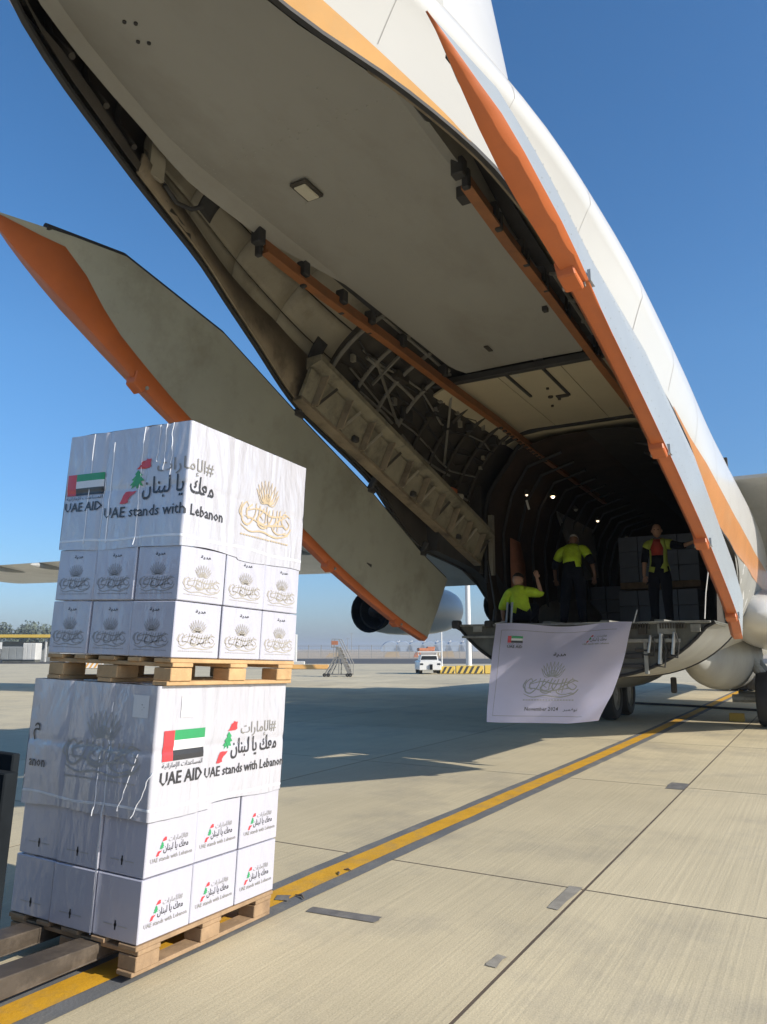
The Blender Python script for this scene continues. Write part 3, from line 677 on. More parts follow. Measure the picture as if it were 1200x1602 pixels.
for s in (1, -1):
    fl = lambda v: (v.x, s * v.y, v.z)
    D = [door_station(u) for u in us]
    mb = MB()
    mb.loft([[fl(d['A']), fl(d['Mo']), fl(d['H'])] for d in D], False, mi=0)
    mb.loft([[fl(d['H']), fl(d['Hi'])] for d in D], False, mi=2)
    mb.loft([[fl(d['Hi']), fl(d['Mi']), fl(d['C'])] for d in D], False, mi=1)
    for d in (D[0], D[-1]): mb.add([fl(d[q]) for q in ('B', 'A', 'Mo', 'H', 'Hi', 'Mi', 'C')], [tuple(range(7))], 2)
    door = mb.build('rear_door', [K['grey_skin'], K['door_inner'], K['rubber']], P, smooth=40)
    door['label'] = 'rear side door hung open, grey green lining' if s > 0 else 'rear side door hung open, pale blue outer skin'
    mb = MB(); mb.tube([fl(d['H'] + Vector((0, -.04, .0))) for d in D[3:]], .028, 7); mb.build('door_seal', K['rubber'], door)
    mb = MB(); mb.loft([[fl(d['C'] + Vector((0, -.004, 0))), fl(d['B']), fl(d['A'] + Vector((0, .004, .004)))] for d in D], False)
    mb.build('orange_edge', K['orange'], door, smooth=30, solid=.006)
    for X in (-6.27, -4.52, -3.08, -1.38):
        u = (X + 7.76) / 7.13; d = door_station(u); b = d['B']; tg = (door_station(u + .02)['B'] - door_station(u - .02)['B']).normalized()
        up = (d['H'] - d['B']).normalized()
        mb = MB(); c0 = b - up * .01
        mb.prism([fl(c0 - tg * .10 + up * .07 + Vector((0, -.03, 0))), fl(c0 - tg * .08 - up * .035 + Vector((0, -.03, 0))), fl(c0 + tg * .04 - up * .045 + Vector((0, -.03, 0))), fl(c0 + tg * .09 + up * .04 + Vector((0, -.03, 0)))], fl(Vector((0, .11, 0))))
        lug = mb.build('latch_lug', K['orange'], door, smooth=0, bevel=.008)
        mb = MB(); q = c0 + tg * .06 + up * .01
        mb.tube([fl(q + Vector((0, -.045, 0))), fl(q + Vector((0, .09, 0)))], .016, 8); mb.build('latch_pin', K['ramp_part'], door)
        mb = MB(); mb.box(fl(d['A'] + tg * .10 + up * .05 + Vector((0, .008, 0))), (.10, .02, .07)); mb.build('latch_notch', K['grey_skin'], door, smooth=0)
    for X in (-4.12, -2.42, -.86):
        u = (X + 7.74) / 7.74; d = door_station(u)
        mb = MB(); hp = d['H']
        mb.box(fl(hp + Vector((0, -.075, .0))), (.16, .07, .07)); mb.rod(fl(hp + Vector((0, -.06, .0))), fl(hp + Vector((.02, -.14, .16))), .07, .07); mb.build('hinge_bracket', K['dark'], door, bevel=.01)
    for t_ in (.18, .5, .82):
        pts = []
        for k in range(64):
            d = door_station(.12 + .86 * k / 63); q = (d['C'].lerp(d['Mi'], t_ * 2) if t_ < .5 else d['Mi'].lerp(d['Hi'], t_ * 2 - 1)) + Vector((0, -.002, 0)); pts.append(fl(q))
        rivets(pts, (0, -s, 0), door, K['door_inner'])
        pts = []
        for k in range(64):
            d = door_station(.12 + .86 * k / 63); q = (d['A'].lerp(d['Mo'], t_ * 2) if t_ < .5 else d['Mo'].lerp(d['H'], t_ * 2 - 1)) + Vector((0, .002, 0)); pts.append(fl(q))
        rivets(pts, (0, s, 0), door, K['grey_skin'])
    if s > 0:
        mb = MB(); mb.box((-2.28, 1.975, 2.62), (.12, .03, .07), Matrix.Rotation(R(20), 3, 'Y')); mb.build('access_cover', K['dark'], door)

# ---- cargo ramp, level with the floor
def ramp_z(y, X):
    """underside of the ramp, following the belly"""
    b, zc, n = 2.1, 3.36, 2.4; c = lowc(2.85)[1]
    z = zc - c * max(0, 1 - (abs(y) / b) ** n) ** (1 / n)
    t = max(0, min(1, (2.85 - X) / 3.0))
    return min(1.88, z + .0 * t)
ramp = thing('cargo_ramp', None, None); ramp.parent = P
del_keys = [k for k in list(ramp.keys())]
YW = 1.78
ys = [-YW + 2 * YW * k / 32 for k in range(33)]
mb = MB(); rr = []
for X in (-.14, .6, 1.4, 2.1, 2.84):
    sp = 1 + .035 * max(0, (X - .2) / 2.6)
    rr.append([(X, y * sp, ramp_z(y, X) - .06 * (1 - (y / YW) ** 2) * (X + .14) / 3) for y in ys])
mb.loft(rr, False); mb.build('ramp_skin', K['belly_skin'], P, smooth=50).parent = ramp
mb = MB(); poly = [(-.125, y, ramp_z(y, 0) + .012) for y in ys] + [(-.125, YW - .01, 1.895), (-.125, -YW + .01, 1.895)]
mb.add(poly, [tuple(range(len(poly)))]); face = mb.build('ramp_end_face', K['ramp_face'], ramp, smooth=0)
mb = MB(); mb.box((1.36, 0, 1.88), (2.98, 2 * YW - .02, .04)); mb.build('ramp_floor', K['ramp_face'], ramp, smooth=0)
mb = MB(); mb.tube([(-.14, y, ramp_z(y, 0)) for y in ys], .022, 8); mb.build('ramp_edge_seal', K['rubber'], ramp)
mb = MB(); mb.tube([(2.845, y * 1.034, ramp_z(y, 0) - .058 * (1 - (y / YW) ** 2)) for y in ys], .022, 8); mb.build('ramp_hinge_seal', K['rubber'], ramp)
mb = MB(); mb.box((-.15, 0, 1.885), (.05, 2 * YW - .1, .03)); mb.build('ramp_lip', K['ramp_part'], ramp, bevel=.006)
for y in (-1.1, -.4, .4, 1.1):
    mb = MB(); mb.box((1.3, y, 1.912), (2.7, .12, .03)); mb.build('roller_track', K['ramp_part'], ramp, smooth=0)
for y0, n in ((-.98, 9), (-1.42, 10), (.9, 5)):
    mb = MB()
    for k in range(n): mb.box((-.165, y0 + .032 * k, 1.84), (.05, .016, .07))
    mb.build('toothed_strip', K['dim'], ramp, smooth=0)
def rbox(nm, y, z, wy, wz, d=.06, m='ramp_part', x=-.15):
    mb = MB(); mb.box((x, y, z), (d, wy, wz)); return mb.build(nm, K[m], ramp, bevel=.006)
for (nm, y, z, wy, wz, d, m) in (('hinge_plate', -1.20, 1.80, .22, .13, .05, 'ramp_part'), ('hinge_plate', -1.55, 1.81, .12, .10, .05, 'ramp_part'), ('hinge_plate', -.9, 1.78, .1, .1, .05, 'dim'),
     ('cross_beam', -1.0, 1.655, .72, .05, .07, 'ramp_part'), ('cross_beam', -1.05, 1.53, .50, .035, .05, 'dim'), ('latch_slot', -.74, 1.46, .30, .07, .03, 'dark'), ('latch_slot', -.74, 1.33, .30, .05, .03, 'dark'),
     ('stiffener', -.55, 1.5, .04, .55, .05, 'ramp_part'), ('stiffener', -.93, 1.43, .05, .40, .05, 'ramp_part'), ('stiffener', -1.22, 1.58, .035, .28, .05, 'dim'),
     ('hinge_plate', 1.40, 1.84, .14, .10, .05, 'ramp_part'), ('cross_beam', 1.35, 1.72, .6, .035, .04, 'ramp_part'), ('stiffener', 1.1, 1.55, .04, .4, .05, 'dim'),
     ('cross_beam', .2, 1.70, 1.2, .05, .05, 'ramp_part'), ('stiffener', .5, 1.45, .04, .5, .05, 'ramp_part'), ('stiffener', -.1, 1.45, .04, .5, .05, 'dim'), ('latch_slot', .2, 1.42, .4, .08, .03, 'dark')):
    rbox(nm, y, z, wy, wz, d, m)
for y, z0, z1, r in ((-1.10, 1.36, 1.74, .028), (-1.26, 1.48, 1.76, .022), (-.97, 1.5, 1.72, .02), (.75, 1.3, 1.7, .026)):
    mb = MB(); mb.tube([(-.19, y, z0), (-.19, y - .04, z1)], r, 8); mb.build('hydraulic_cylinder', K['steel'], ramp)
    mb = MB(); mb.tube([(-.20, y - .05, z1), (-.22, y - .09, (z0 + z1) / 2), (-.19, y - .06, z0 - .04), (-.17, y + .08, z0 - .02)], .010, 6); mb.build('hydraulic_hose', K['dark'], ramp)
mb = MB(); mb.box((-.16, 1.73, 1.90), (.14, .12, .12)); mb.build('ramp_latch', K['dark'], ramp, bevel=.02)
mb = MB(); mb.box((-.16, 1.22, 1.90), (.12, .12, .10)); mb.build('ramp_latch', K['dark'], ramp, bevel=.02)
mb = MB(); mb.box((-.15, 1.02, 1.62), (.03, .05, .08)); mb.build('latch_slot', K['dark'], ramp)
for s in (1,):
    mb = MB(); mb.tube([(-.02, s * 1.20, 1.93), (.1, s * 1.22, 2.12)], .03, 8); mb.tube([(.1, s * 1.22, 2.12), (.55, s * 1.50, 2.9)], .014, 8); st_ = mb.build('support_strut', K['dark'], ramp)
    for dy in (0, .07):
        mb = MB(); mb.tube([(.1, s * (1.06 - dy), 1.9), (.16, s * (1.05 - dy), 2.22)], .017, 8); mb.build('ramp_post', K['steel'], ramp)
# red/orange latch tip lines, static wires
mb = MB(); mb.tube([(-.12, -1.66, 1.92), (0.0, -1.68, 2.25), (.1, -1.72, 2.55)], .008, 6); mb.build('hanging_line', K['reflect'], P)

# ---- belly, gear fairings, wheels
def ellipsoid(mb, c, r, n=20, m=14, mi=0, pw=1.0):
    rings = []
    for i in range(m + 1):
        a = -math.pi / 2 + math.pi * i / m; rings.append([(c[0] + r[0] * math.sin(a), c[1] + r[1] * max(.001, math.cos(a)) ** pw * math.cos(2 * math.pi * k / n), c[2] + r[2] * max(.001, math.cos(a)) ** pw * math.sin(2 * math.pi * k / n)) for k in range(n)])
    return mb.loft(rings, True, True, mi)
for s in (1, -1):
    mb = MB(); ellipsoid(mb, (8.2, s * 1.06, 1.40), (5.2, .64, .72), 24, 24, pw=1.25); mb.build('gear_fairing', K['belly_skin'], P, smooth=60)
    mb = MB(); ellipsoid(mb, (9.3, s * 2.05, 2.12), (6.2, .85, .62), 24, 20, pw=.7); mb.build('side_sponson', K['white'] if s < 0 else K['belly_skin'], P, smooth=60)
def wheel(x, y):
    w = thing('wheel', None, None); w.parent = P; r = .54
    mb = MB(); mb.lathe([(-.17, r * .62), (-.19, r * .80), (-.17, r * .93), (-.10, r), (0, r * 1.005), (.10, r), (.17, r * .93), (.19, r * .80), (.17, r * .62)], (x, y, r + .01), (0, 1, 0), 28); mb.build('tyre', K['rubber'], w)
    mb = MB(); mb.lathe([(-.15, .02), (-.15, r * .3), (-.10, r * .55), (-.16, r * .63), (.16, r * .63), (.10, r * .55), (.15, r * .3), (.15, .02)], (x, y, r + .01), (0, 1, 0), 20); mb.build('hub', K['ramp_part'], w)
for x in (7.0, 8.35):
    for y in (1.3, 1.85, -1.85, -2.4): wheel(x, y)
    for s in (1, -1):
        mb = MB(); mb.tube([(x, s * 1.2, .55), (x, s * 2.5, .55)], .08, 10); mb.tube([(x, s * 1.58 if s > 0 else -2.12, .55), (x, s * 1.6, 1.3)], .1, 10); mb.build('gear_strut', K['ramp_part'], P)
for y in (-.45, -.15, .15, .45): wheel(21.5, y)
mb = MB(); mb.tube([(21.5, -.5, .55), (21.5, .5, .55)], .07, 10); mb.tube([(21.5, 0, .55), (21.5, 0, 1.6)], .1, 10); mb.build('nose_gear_strut', K['ramp_part'], P)
mb = MB(); mb.box((5.3, -.35, .86), (.12, .10, .3)); mb.build('belly_antenna', K['dark'], P, bevel=.02)

# ---- wings, flaps, engines, tail
def wing(s):
    def aero(le, te, y, zc, th):
        c = te - le; pr = []
        for k in range(13):
            t = k / 12; yt = th * (1.48 * math.sqrt(t) - .63 * t - 1.76 * t ** 2 + 1.42 * t ** 3 - .51 * t ** 4) * 1.05; pr.append((t, yt))
        up = [(le + c * t, s * y, zc + yt - .16 * (1 - t)) for t, yt in pr]; lo = [(le + c * t, s * y, zc - yt * .75 - .16 * (1 - t)) for t, yt in pr[1:-1]][::-1]
        return up + lo
    secs = []
    for t in [k / 14 for k in range(15)]:
        y = 1.6 + 26.4 * t; le = 16.8 + (11.3 - 16.8) * t; te = 7.2 if t < .33 else 7.2 + (6.6 - 7.2) * (t - .33) / .67
        te = float(np.interp(t, [0, .35, 1], [8.4, 8.6, 7.0])); zc = float(np.interp(t, [0, .4, 1], [4.95, 4.75, 4.72])); th = (le - te) * .085 + .12
        secs.append(aero(le, te, y, zc, th))
    mb = MB(); mb.loft(secs, True, True); w = mb.build('wing', K['wing'], P, smooth=50)
    for k, y in enumerate((4.5, 8, 11.5, 16, 19.2, 22.3, 24.6)):
        t = (y - 1.6) / 26.4; le = 16.8 + (11.3 - 16.8) * t; te = float(np.interp(t, [0, .35, 1], [8.4, 8.6, 7.0])); zc = float(np.interp(t, [0, .4, 1], [4.95, 4.75, 4.72]))
        mb = MB(); ellipsoid(mb, (te + .55, s * y, zc - .10), (.9, .08, .12), 10, 8); mb.build('flap_track', K['flap'], w)
    return w
for s in (1, -1): wing(s)
for s in (1, -1):
    mb = MB(); mb.loft([[(3.85, s * y, 4.47), (3.85, s * y, 4.53), (6.9, s * y, 4.9), (7.4, s * y, 3.2), (6.9, s * y, 3.1)] for y in (1.5, 4, 7.5)], True, True); mb.build('flap', K['flap'], P, smooth=20)
    mb = MB(); mb.box((5.4, s * 4.6, 4.02), (3.4, .02, .05), Matrix.Rotation(R(24), 3, 'Y')); mb.build('flap_seam', K['dim'], P)
def engine(xe, y, z):
    e = thing('engine', None, None); e.parent = P
    ax = (1, 0, .05)
    mb = MB(); mb.lathe([(0, .56), (.25, .66), (1.0, .76), (2.4, .84), (4.0, .84), (4.9, .78), (5.3, .70), (5.2, .62), (4.6, .60)], (xe, y, z), ax, 28); mb.build('cowling', K['engine'], e, smooth=50)
    mb = MB(); mb.lathe([(-.02, .56), (-.04, .50), (.9, .46), (.9, .02)], (xe, y, z), ax, 24); mb.lathe([(.3, .22), (-.15, .16), (-.35, .02)], (xe, y, z), ax, 16); mb.build('exhaust_nozzle', K['dark'], e)
    mb = MB(); mb.lathe([(.0, .575), (-.5, .66), (-.52, .60), (-.02, .545)], (xe + .12, y, z), ax, 24); mb.build('reverser_ring', K['mast'], e)
    mb = MB(); mb.loft([[(xe + .8, y - .06, z + .7), (xe + .8, y + .06, z + .7), (xe + 4.2, y + .06, z + .9), (xe + 4.2, y - .06, z + .9)], [(xe + .2, y - .05, 4.72), (xe + .2, y + .05, 4.72), (xe + 2.9, y + .05, 4.8), (xe + 2.9, y - .05, 4.8)]], True, True); mb.build('pylon', K['engine'], e)
engine(10.3, 9.3, 2.72); engine(12.0, 5.5, 2.9)
# fin with dorsal fillet and T tailplane
mb = MB(); rr = []
for z, le, te, th in ((5.3, .8, -7.2, .34), (5.75, -.15, -7.4, .30), (6.4, -.62, -7.7, .27), (8.49, -2.09, -8.7, .22), (9.48, -2.78, -9.15, .2), (11.2, -3.98, -10.0, .17)):
    c = te - le
    sec_ = [(le + c * t, th * y, z) for t, y in ((0, 0), (.02, .45), (.08, .8), (.25, 1), (.5, .85), (.8, .4), (1, .03))]
    rr.append(sec_ + [(x, -y, zz) for x, y, zz in sec_[1:-1][::-1]])
mb.loft(rr, True, True); mb.build('tail_fin', K['white'], P, smooth=50)
for s in (1, -1):
    mb = MB(); mb.loft([[(le, s * y, z), ((le * 2 + te) / 3, s * y, z + .16), (te, s * y, z), ((le * 2 + te) / 3, s * y, z - .14)] for y, le, te, z in ((0, -4.3, -10.4, 11.25), (7.4, -8.6, -11.2, 11.5))], True, True)
    mb.build('tailplane', K['wing'], P)
mb = MB(); ellipsoid(mb, (-7.2, 0, 11.3), (3.6, .3, .28), 12, 12); mb.build('tail_bullet', K['white'], P)
for X in (-7.2, -6.2, -5.2, -4.2, -3.2, -2.2, -1.2, -.2, .8, 1.9):
    h = half(X)[:-2]
    mb = MB(); mb.loft([[(X - .004, y + .0015, z + .001), (X + .004, y + .0015, z + .001)] for y, z in h], False); mb.build('panel_seam', K['seam'], P)
    mb = MB(); mb.loft([[(X - .004, -y - .0015, z + .001), (X + .004, -y - .0015, z + .001)] for y, z in h], False); mb.build('panel_seam', K['seam'], P)
for zf in (.25, .62):
    for s in (1, -1):
        mb = MB(); rr = []
        for k in range(40):
            X = -8.0 + 11 * k / 39; zc, zt = stn(X)[3:5]; z = zc + (zt - zc) * zf; y = ysec(X, z); rr.append([(X, s * (y + .0015), z - .004), (X, s * (y + .0015), z + .004)])
        mb.loft(rr, False); mb.build('panel_seam', K['seam'], P)
# static port plate and small intake on the starboard flank
mb = MB(); mb.box((-6.95, -1.26, 5.36), (.20, .03, .09), Matrix.Rotation(R(-12), 3, 'Z')); mb.build('vent_scoop', K['flap'], P, bevel=.01)

# ------------------------------------------------------------------ flat print: polygons in (u, v), text as outlines
AR = {  # letter: (isolated, final, initial, medial); None = does not join forward
 'ا': (0xFE8D, 0xFE8E, None, None), 'إ': (0xFE87, 0xFE88, None, None), 'ب': (0xFE8F, 0xFE90, 0xFE91, 0xFE92), 'ت': (0xFE95, 0xFE96, 0xFE97, 0xFE98),
 'ة': (0xFE93, 0xFE94, None, None), 'د': (0xFEA9, 0xFEAA, None, None), 'ر': (0xFEAD, 0xFEAE, None, None), 'س': (0xFEB1, 0xFEB2, 0xFEB3, 0xFEB4),
 'ع': (0xFEC9, 0xFECA, 0xFECB, 0xFECC), 'ف': (0xFED1, 0xFED2, 0xFED3, 0xFED4), 'ك': (0xFED9, 0xFEDA, 0xFEDB, 0xFEDC), 'ل': (0xFEDD, 0xFEDE, 0xFEDF, 0xFEE0),
 'م': (0xFEE1, 0xFEE2, 0xFEE3, 0xFEE4), 'ن': (0xFEE5, 0xFEE6, 0xFEE7, 0xFEE8), 'ه': (0xFEE9, 0xFEEA, 0xFEEB, 0xFEEC), 'و': (0xFEED, 0xFEEE, None, None), 'ي': (0xFEF1, 0xFEF2, 0xFEF3, 0xFEF4)}
def arabic(t):
    out = []
    for i, ch in enumerate(t):
        if ch not in AR: out.append(ch); continue
        prev = i > 0 and t[i - 1] in AR and AR[t[i - 1]][2] is not None
        nxt = i + 1 < len(t) and t[i + 1] in AR and AR[ch][2] is not None
        f = AR[ch]; out.append(chr(f[3] if prev and nxt else f[1] if prev else f[2] if nxt else f[0]))
    return ''.join(reversed(out))
_tc = {}
def text_poly(body, bold=0.0):
    """outline triangles of a text, unit height, centred at x = 0"""
    k = (body, bold)
    if k not in _tc:
        cu = bpy.data.curves.new('lettering', 'FONT'); cu.body = body; cu.resolution_u = 1; cu.offset = bold
        o = bpy.data.objects.new('lettering', cu); COL.objects.link(o); bpy.context.view_layer.update()
        me = o.to_mesh(); v = [(p.co.x, p.co.y) for p in me.vertices]; f = [tuple(p.vertices) for p in me.polygons]
        o.to_mesh_clear(); bpy.data.objects.remove(o); bpy.data.curves.remove(cu)
        x0 = min(p[0] for p in v); x1 = max(p[0] for p in v); y0 = min(p[1] for p in v); y1 = max(p[1] for p in v)
        _tc[k] = ([((p[0] - (x0 + x1) / 2), p[1] - y0) for p in v], f, x1 - x0, y1 - y0)
    return _tc[k]
class Print:
    """2-D artwork collected per ink"""
    def __init__(s): s.d = {}
    def add(s, ink, vs, fs):
        V, Fc = s.d.setdefault(ink, ([], [])); o = len(V); V += vs; Fc += [tuple(i + o for i in f) for f in fs]
    def rect(s, ink, u0, v0, u1, v1, n=1, sk=0.0, m=1):
        vs = [(u0 + (u1 - u0) * i / n + sk * j / m, v0 + (v1 - v0) * j / m) for j in range(m + 1) for i in range(n + 1)]
        s.add(ink, vs, [(j * (n + 1) + i, j * (n + 1) + i + 1, (j + 1) * (n + 1) + i + 1, (j + 1) * (n + 1) + i) for j in range(m) for i in range(n)])
    def poly(s, ink, pts): s.add(ink, list(pts), [tuple(range(len(pts)))])
    def text(s, ink, body, u, v, width, height=None, bold=0.0):
        vs, fs, w, h = text_poly(body, bold); kx = width / w; ky = (height / h) if height else kx
        s.add(ink, [(u + p[0] * kx, v + p[1] * ky) for p in vs], fs)
    def stroke(s, ink, pts, w0, w1=None, n=10):
        """smooth brush stroke through pts"""
        P_ = [Vector((*p, 0)) for p in pts]; q = []
        for i in range(len(P_) - 1):
            a, b, c, d = P_[max(i - 1, 0)], P_[i], P_[i + 1], P_[min(i + 2, len(P_) - 1)]
            for k in range(n if i < len(P_) - 2 else n + 1):
                t = k / n; q.append(.5 * ((2 * b) + (c - a) * t + (2 * a - 5 * b + 4 * c - d) * t * t + (3 * b - a - 3 * c + d) * t ** 3))
        L_, R_ = [], []; w1 = w0 * .35 if w1 is None else w1
        for i, p in enumerate(q):
            dd = (q[min(i + 1, len(q) - 1)] - q[max(i - 1, 0)]); dd.normalize(); nn = Vector((-dd.y, dd.x, 0)); t = i / (len(q) - 1)
            w = w1 + (w0 - w1) * math.sin(math.pi * (.15 + .85 * t)) ** .8 if t < 1 else w1
            w = max(w.real if isinstance(w, complex) else w, w1 * .5)
            L_.append(((p + nn * w / 2).x, (p + nn * w / 2).y)); R_.append(((p - nn * w / 2).x, (p - nn * w / 2).y))
        m = len(L_); s.add(ink, L_ + R_, [(i, i + 1, i + 1 + m, i + m) for i in range(m - 1)])
    def build(s, parent, fn, names, split=None):
        out = []
        for ink, (V, Fc) in s.d.items():
            bm = bmesh.new(); bv = [bm.verts.new((p[0], p[1], 0)) for p in V]
            for f in Fc:
                try: bm.faces.new([bv[i] for i in f])
                except ValueError: pass
            if split is not None:
                bmesh.ops.bisect_plane(bm, geom=bm.verts[:] + bm.edges[:] + bm.faces[:], plane_co=(split, 0, 0), plane_no=(1, 0, 0), dist=1e-5)
            for v in bm.verts: v.co = fn(v.co.x, v.co.y)
            me = bpy.data.meshes.new(names); bm.to_mesh(me); bm.free(); me.materials.append(K[ink])
            o = bpy.data.objects.new(names, me); COL.objects.link(o); o.parent = parent; out.append(o)
        return out
def art_flag(p, u0, v0, w, h):
    p.rect('red_ink', u0, v0, u0 + w * .24, v0 + h, 4, 0, 10)
    p.rect('green_ink', u0 + w * .24, v0 + h * 2 / 3, u0 + w, v0 + h, 14, 0, 4)
    p.rect('white_ink', u0 + w * .24, v0 + h / 3, u0 + w, v0 + h * 2 / 3, 14, 0, 4)
    p.rect('black_ink', u0 + w * .24, v0, u0 + w, v0 + h / 3, 14, 0, 4)
def art_map(p, u0, v0, w, h):
    """slanted outline of a country in three stacked flag pieces: red, green tree, red"""
    q = lambda pts: [(u0 + x * w, v0 + y * h) for x, y in pts]
    p.poly('red_ink', q([(.50, .76), (.60, .82), (.68, .93), (.78, .96), (.82, 1.0), (.90, .97), (1.0, .98), (.98, .88), (1.0, .80), (.92, .77), (.80, .765)]))
    p.poly('green_ink', q([(.34, .32), (.40, .40), (.30, .40), (.44, .50), (.36, .52), (.50, .62), (.46, .65), (.56, .74), (.62, .70), (.72, .62), (.66, .60), (.78, .50), (.68, .48), (.74, .38), (.60, .40), (.58, .33), (.52, .33), (.53, .39), (.46, .37)]))
    p.poly('red_ink', q([(0, 0), (.06, .10), (.10, .18), (.18, .26), (.28, .27), (.44, .26), (.56, .27), (.48, .20), (.36, .15), (.28, .08), (.30, .02), (.14, -.01)]))
def art_slogan(p, u0, u1, v0, grey='grey_ink', small=False):
    """map, two Arabic lines and the English line between u0 and u1, baseline v0"""
    w = u1 - u0
    art_map(p, u0 + w * .125, v0 + w * .09, w * .225, w * .285)
    p.text(grey, arabic('#الإمارات'), u0 + w * .635, v0 + w * .245, w * .47, w * .115)
    p.text('black_ink', arabic('معك يا لبنان'), u0 + w * .59, v0 + w * .105, w * .60, w * .145, .012)
    p.text('black_ink' if not small else grey, 'UAE stands with Lebanon', u0 + w * .5, v0, w, None, .012)
def art_emblem(p, ink, u, v, w, h):
    """a crown of petals above a band of calligraphic strokes and a fine line; u, v = middle of the bottom edge"""
    q = lambda pts: [(u + x * w, v + y * h) for x, y in pts]
    pw = w * .011
    for k in range(-4, 5):
        a = k * .34; cx, cy = math.sin(a) * .17, .60 + .02 + math.cos(a) * .18
        tip = (math.sin(a) * .23, .62 + .34 * math.cos(a * .8)); l_ = (math.sin(a - .22) * .13, .58 + math.cos(a - .22) * .13); r_ = (math.sin(a + .22) * .13, .58 + math.cos(a + .22) * .13)
        p.stroke(ink, q([(math.sin(a) * .03, .58), l_, tip]), pw, pw * .5, 6); p.stroke(ink, q([(math.sin(a) * .03, .58), r_, tip]), pw, pw * .5, 6)
    p.stroke(ink, q([(-.10, .64), (0, .60), (.10, .64)]), pw, pw * .6, 6); p.stroke(ink, q([(-.06, .70), (0, .74), (.06, .70), (0, .66), (-.06, .70)]), pw, pw * .6, 5)
    S = [[(.48, .46), (.36, .50), (.30, .36), (.40, .26), (.46, .34), (.38, .42)], [(.42, .48), (.24, .36), (.12, .22), (.24, .14), (.40, .20)], [(.28, .54), (.24, .36), (.22, .18)], [(.22, .53), (.19, .36), (.16, .20)],
         [(.14, .52), (.08, .30), (-.04, .18), (-.16, .22), (-.14, .36), (-.06, .30)], [(.08, .50), (.03, .34), (.09, .24), (.18, .30)], [(-.04, .50), (-.10, .40), (-.18, .30), (-.08, .24), (.02, .30)], [(-.20, .54), (-.23, .34), (-.34, .18), (-.45, .22), (-.47, .40), (-.38, .52), (-.33, .42)],
         [(-.28, .50), (-.38, .40), (-.36, .28), (-.28, .30)], [(.44, .16), (.20, .08), (-.08, .12), (-.30, .08), (-.48, .16)], [(-.46, .50), (-.51, .34), (-.44, .26)], [(.50, .28), (.44, .18), (.34, .16)], [(.34, .46), (.10, .40), (-.16, .46), (-.40, .38)],
         [(.02, .54), (-.01, .40), (-.03, .26)], [(.36, .30), (.14, .26), (-.06, .22), (-.26, .28), (-.42, .30)], [(-.12, .52), (-.15, .40), (-.17, .20)]]
    for st_ in S: p.stroke(ink, q(st_), w * .021, w * .006, 6)
    for x, y in ((.10, .40), (.30, .30), (-.02, .42), (-.28, .50), (-.12, .50), (.38, .54), (.02, .20), (-.38, .42)):
        p.poly(ink, q([(x - .012, y), (x, y + .018), (x + .012, y), (x, y - .018)]))
    for k in range(18): p.rect(ink, u + w * (-.47 + .052 * k), v, u + w * (-.47 + .052 * k + .036), v + h * .022)
def art_aid(p, u0, u1, v0):
    w = u1 - u0
    art_flag(p, u0, v0 + w * .35, w, w * .45)
    p.text('black_ink', arabic('المساعدات الإماراتية'), u0 + w * .5, v0 + w * .225, w * .98, w * .105)
    p.text('black_ink', 'UAE AID', u0 + w * .5, v0, w * 1.02, w * .195, .02)

# ------------------------------------------------------------------ the load: two pallets of cartons, one on the other
SP = Vector((-7.6747, -0.0016, 0.0332))
SR = (Matrix.Rotation(0.040, 3, 'Z') @ Matrix.Rotation(0.0270, 3, 'Y') @ Matrix.Rotation(0.0259, 3, 'X'))
LX, LY = 1.089, 0.912
def sm(loc):
    m = SR.to_4x4(); m.translation = SP + SR @ Vector(loc); return m
def at_stack(o, loc): o.matrix_world = sm(loc); return o

def make_pallet(lab, loc, wm):
    t = thing('pallet', lab, 'pallet', group='wooden pallets under the cartons')
    H = .135
    for k in range(5):
        y = .06 + (LY - .12) * k / 4
        mb = MB(); mb.box((LX / 2, y, H - .011), (LX, .118 if k in (0, 2, 4) else .09, .021)); o = mb.build('top_board', wm, t, smooth=0, bevel=.003)
    for x in (.09, LX / 2, LX - .09):
        mb = MB(); mb.box((x, LY / 2, H - .0325), (.15, LY, .021)); mb.build('cross_board', wm, t, smooth=0, bevel=.003)
        for y in (.065, LY / 2, LY - .065):
            mb = MB(); mb.box((x, y, .0545), (.155 if x != LX / 2 else .15, .118 if y != LY / 2 else .15, .0665)); mb.build('block', wm, t, smooth=0, bevel=.004)
    for y in (.065, LY / 2, LY - .065):
        mb = MB(); mb.box((LX / 2, y, .0105), (LX, .10, .021)); mb.build('bottom_board', wm, t, smooth=0, bevel=.003)
    at_stack(t, loc); return t
make_pallet('lower weathered wooden pallet standing on the yellow line with fork under it', (0, 0, 0), K['wood_dark'])
UO = Vector((.010, -.052, 1.337))
make_pallet('upper pale wooden pallet between the two loads of cartons', UO, K['wood'])

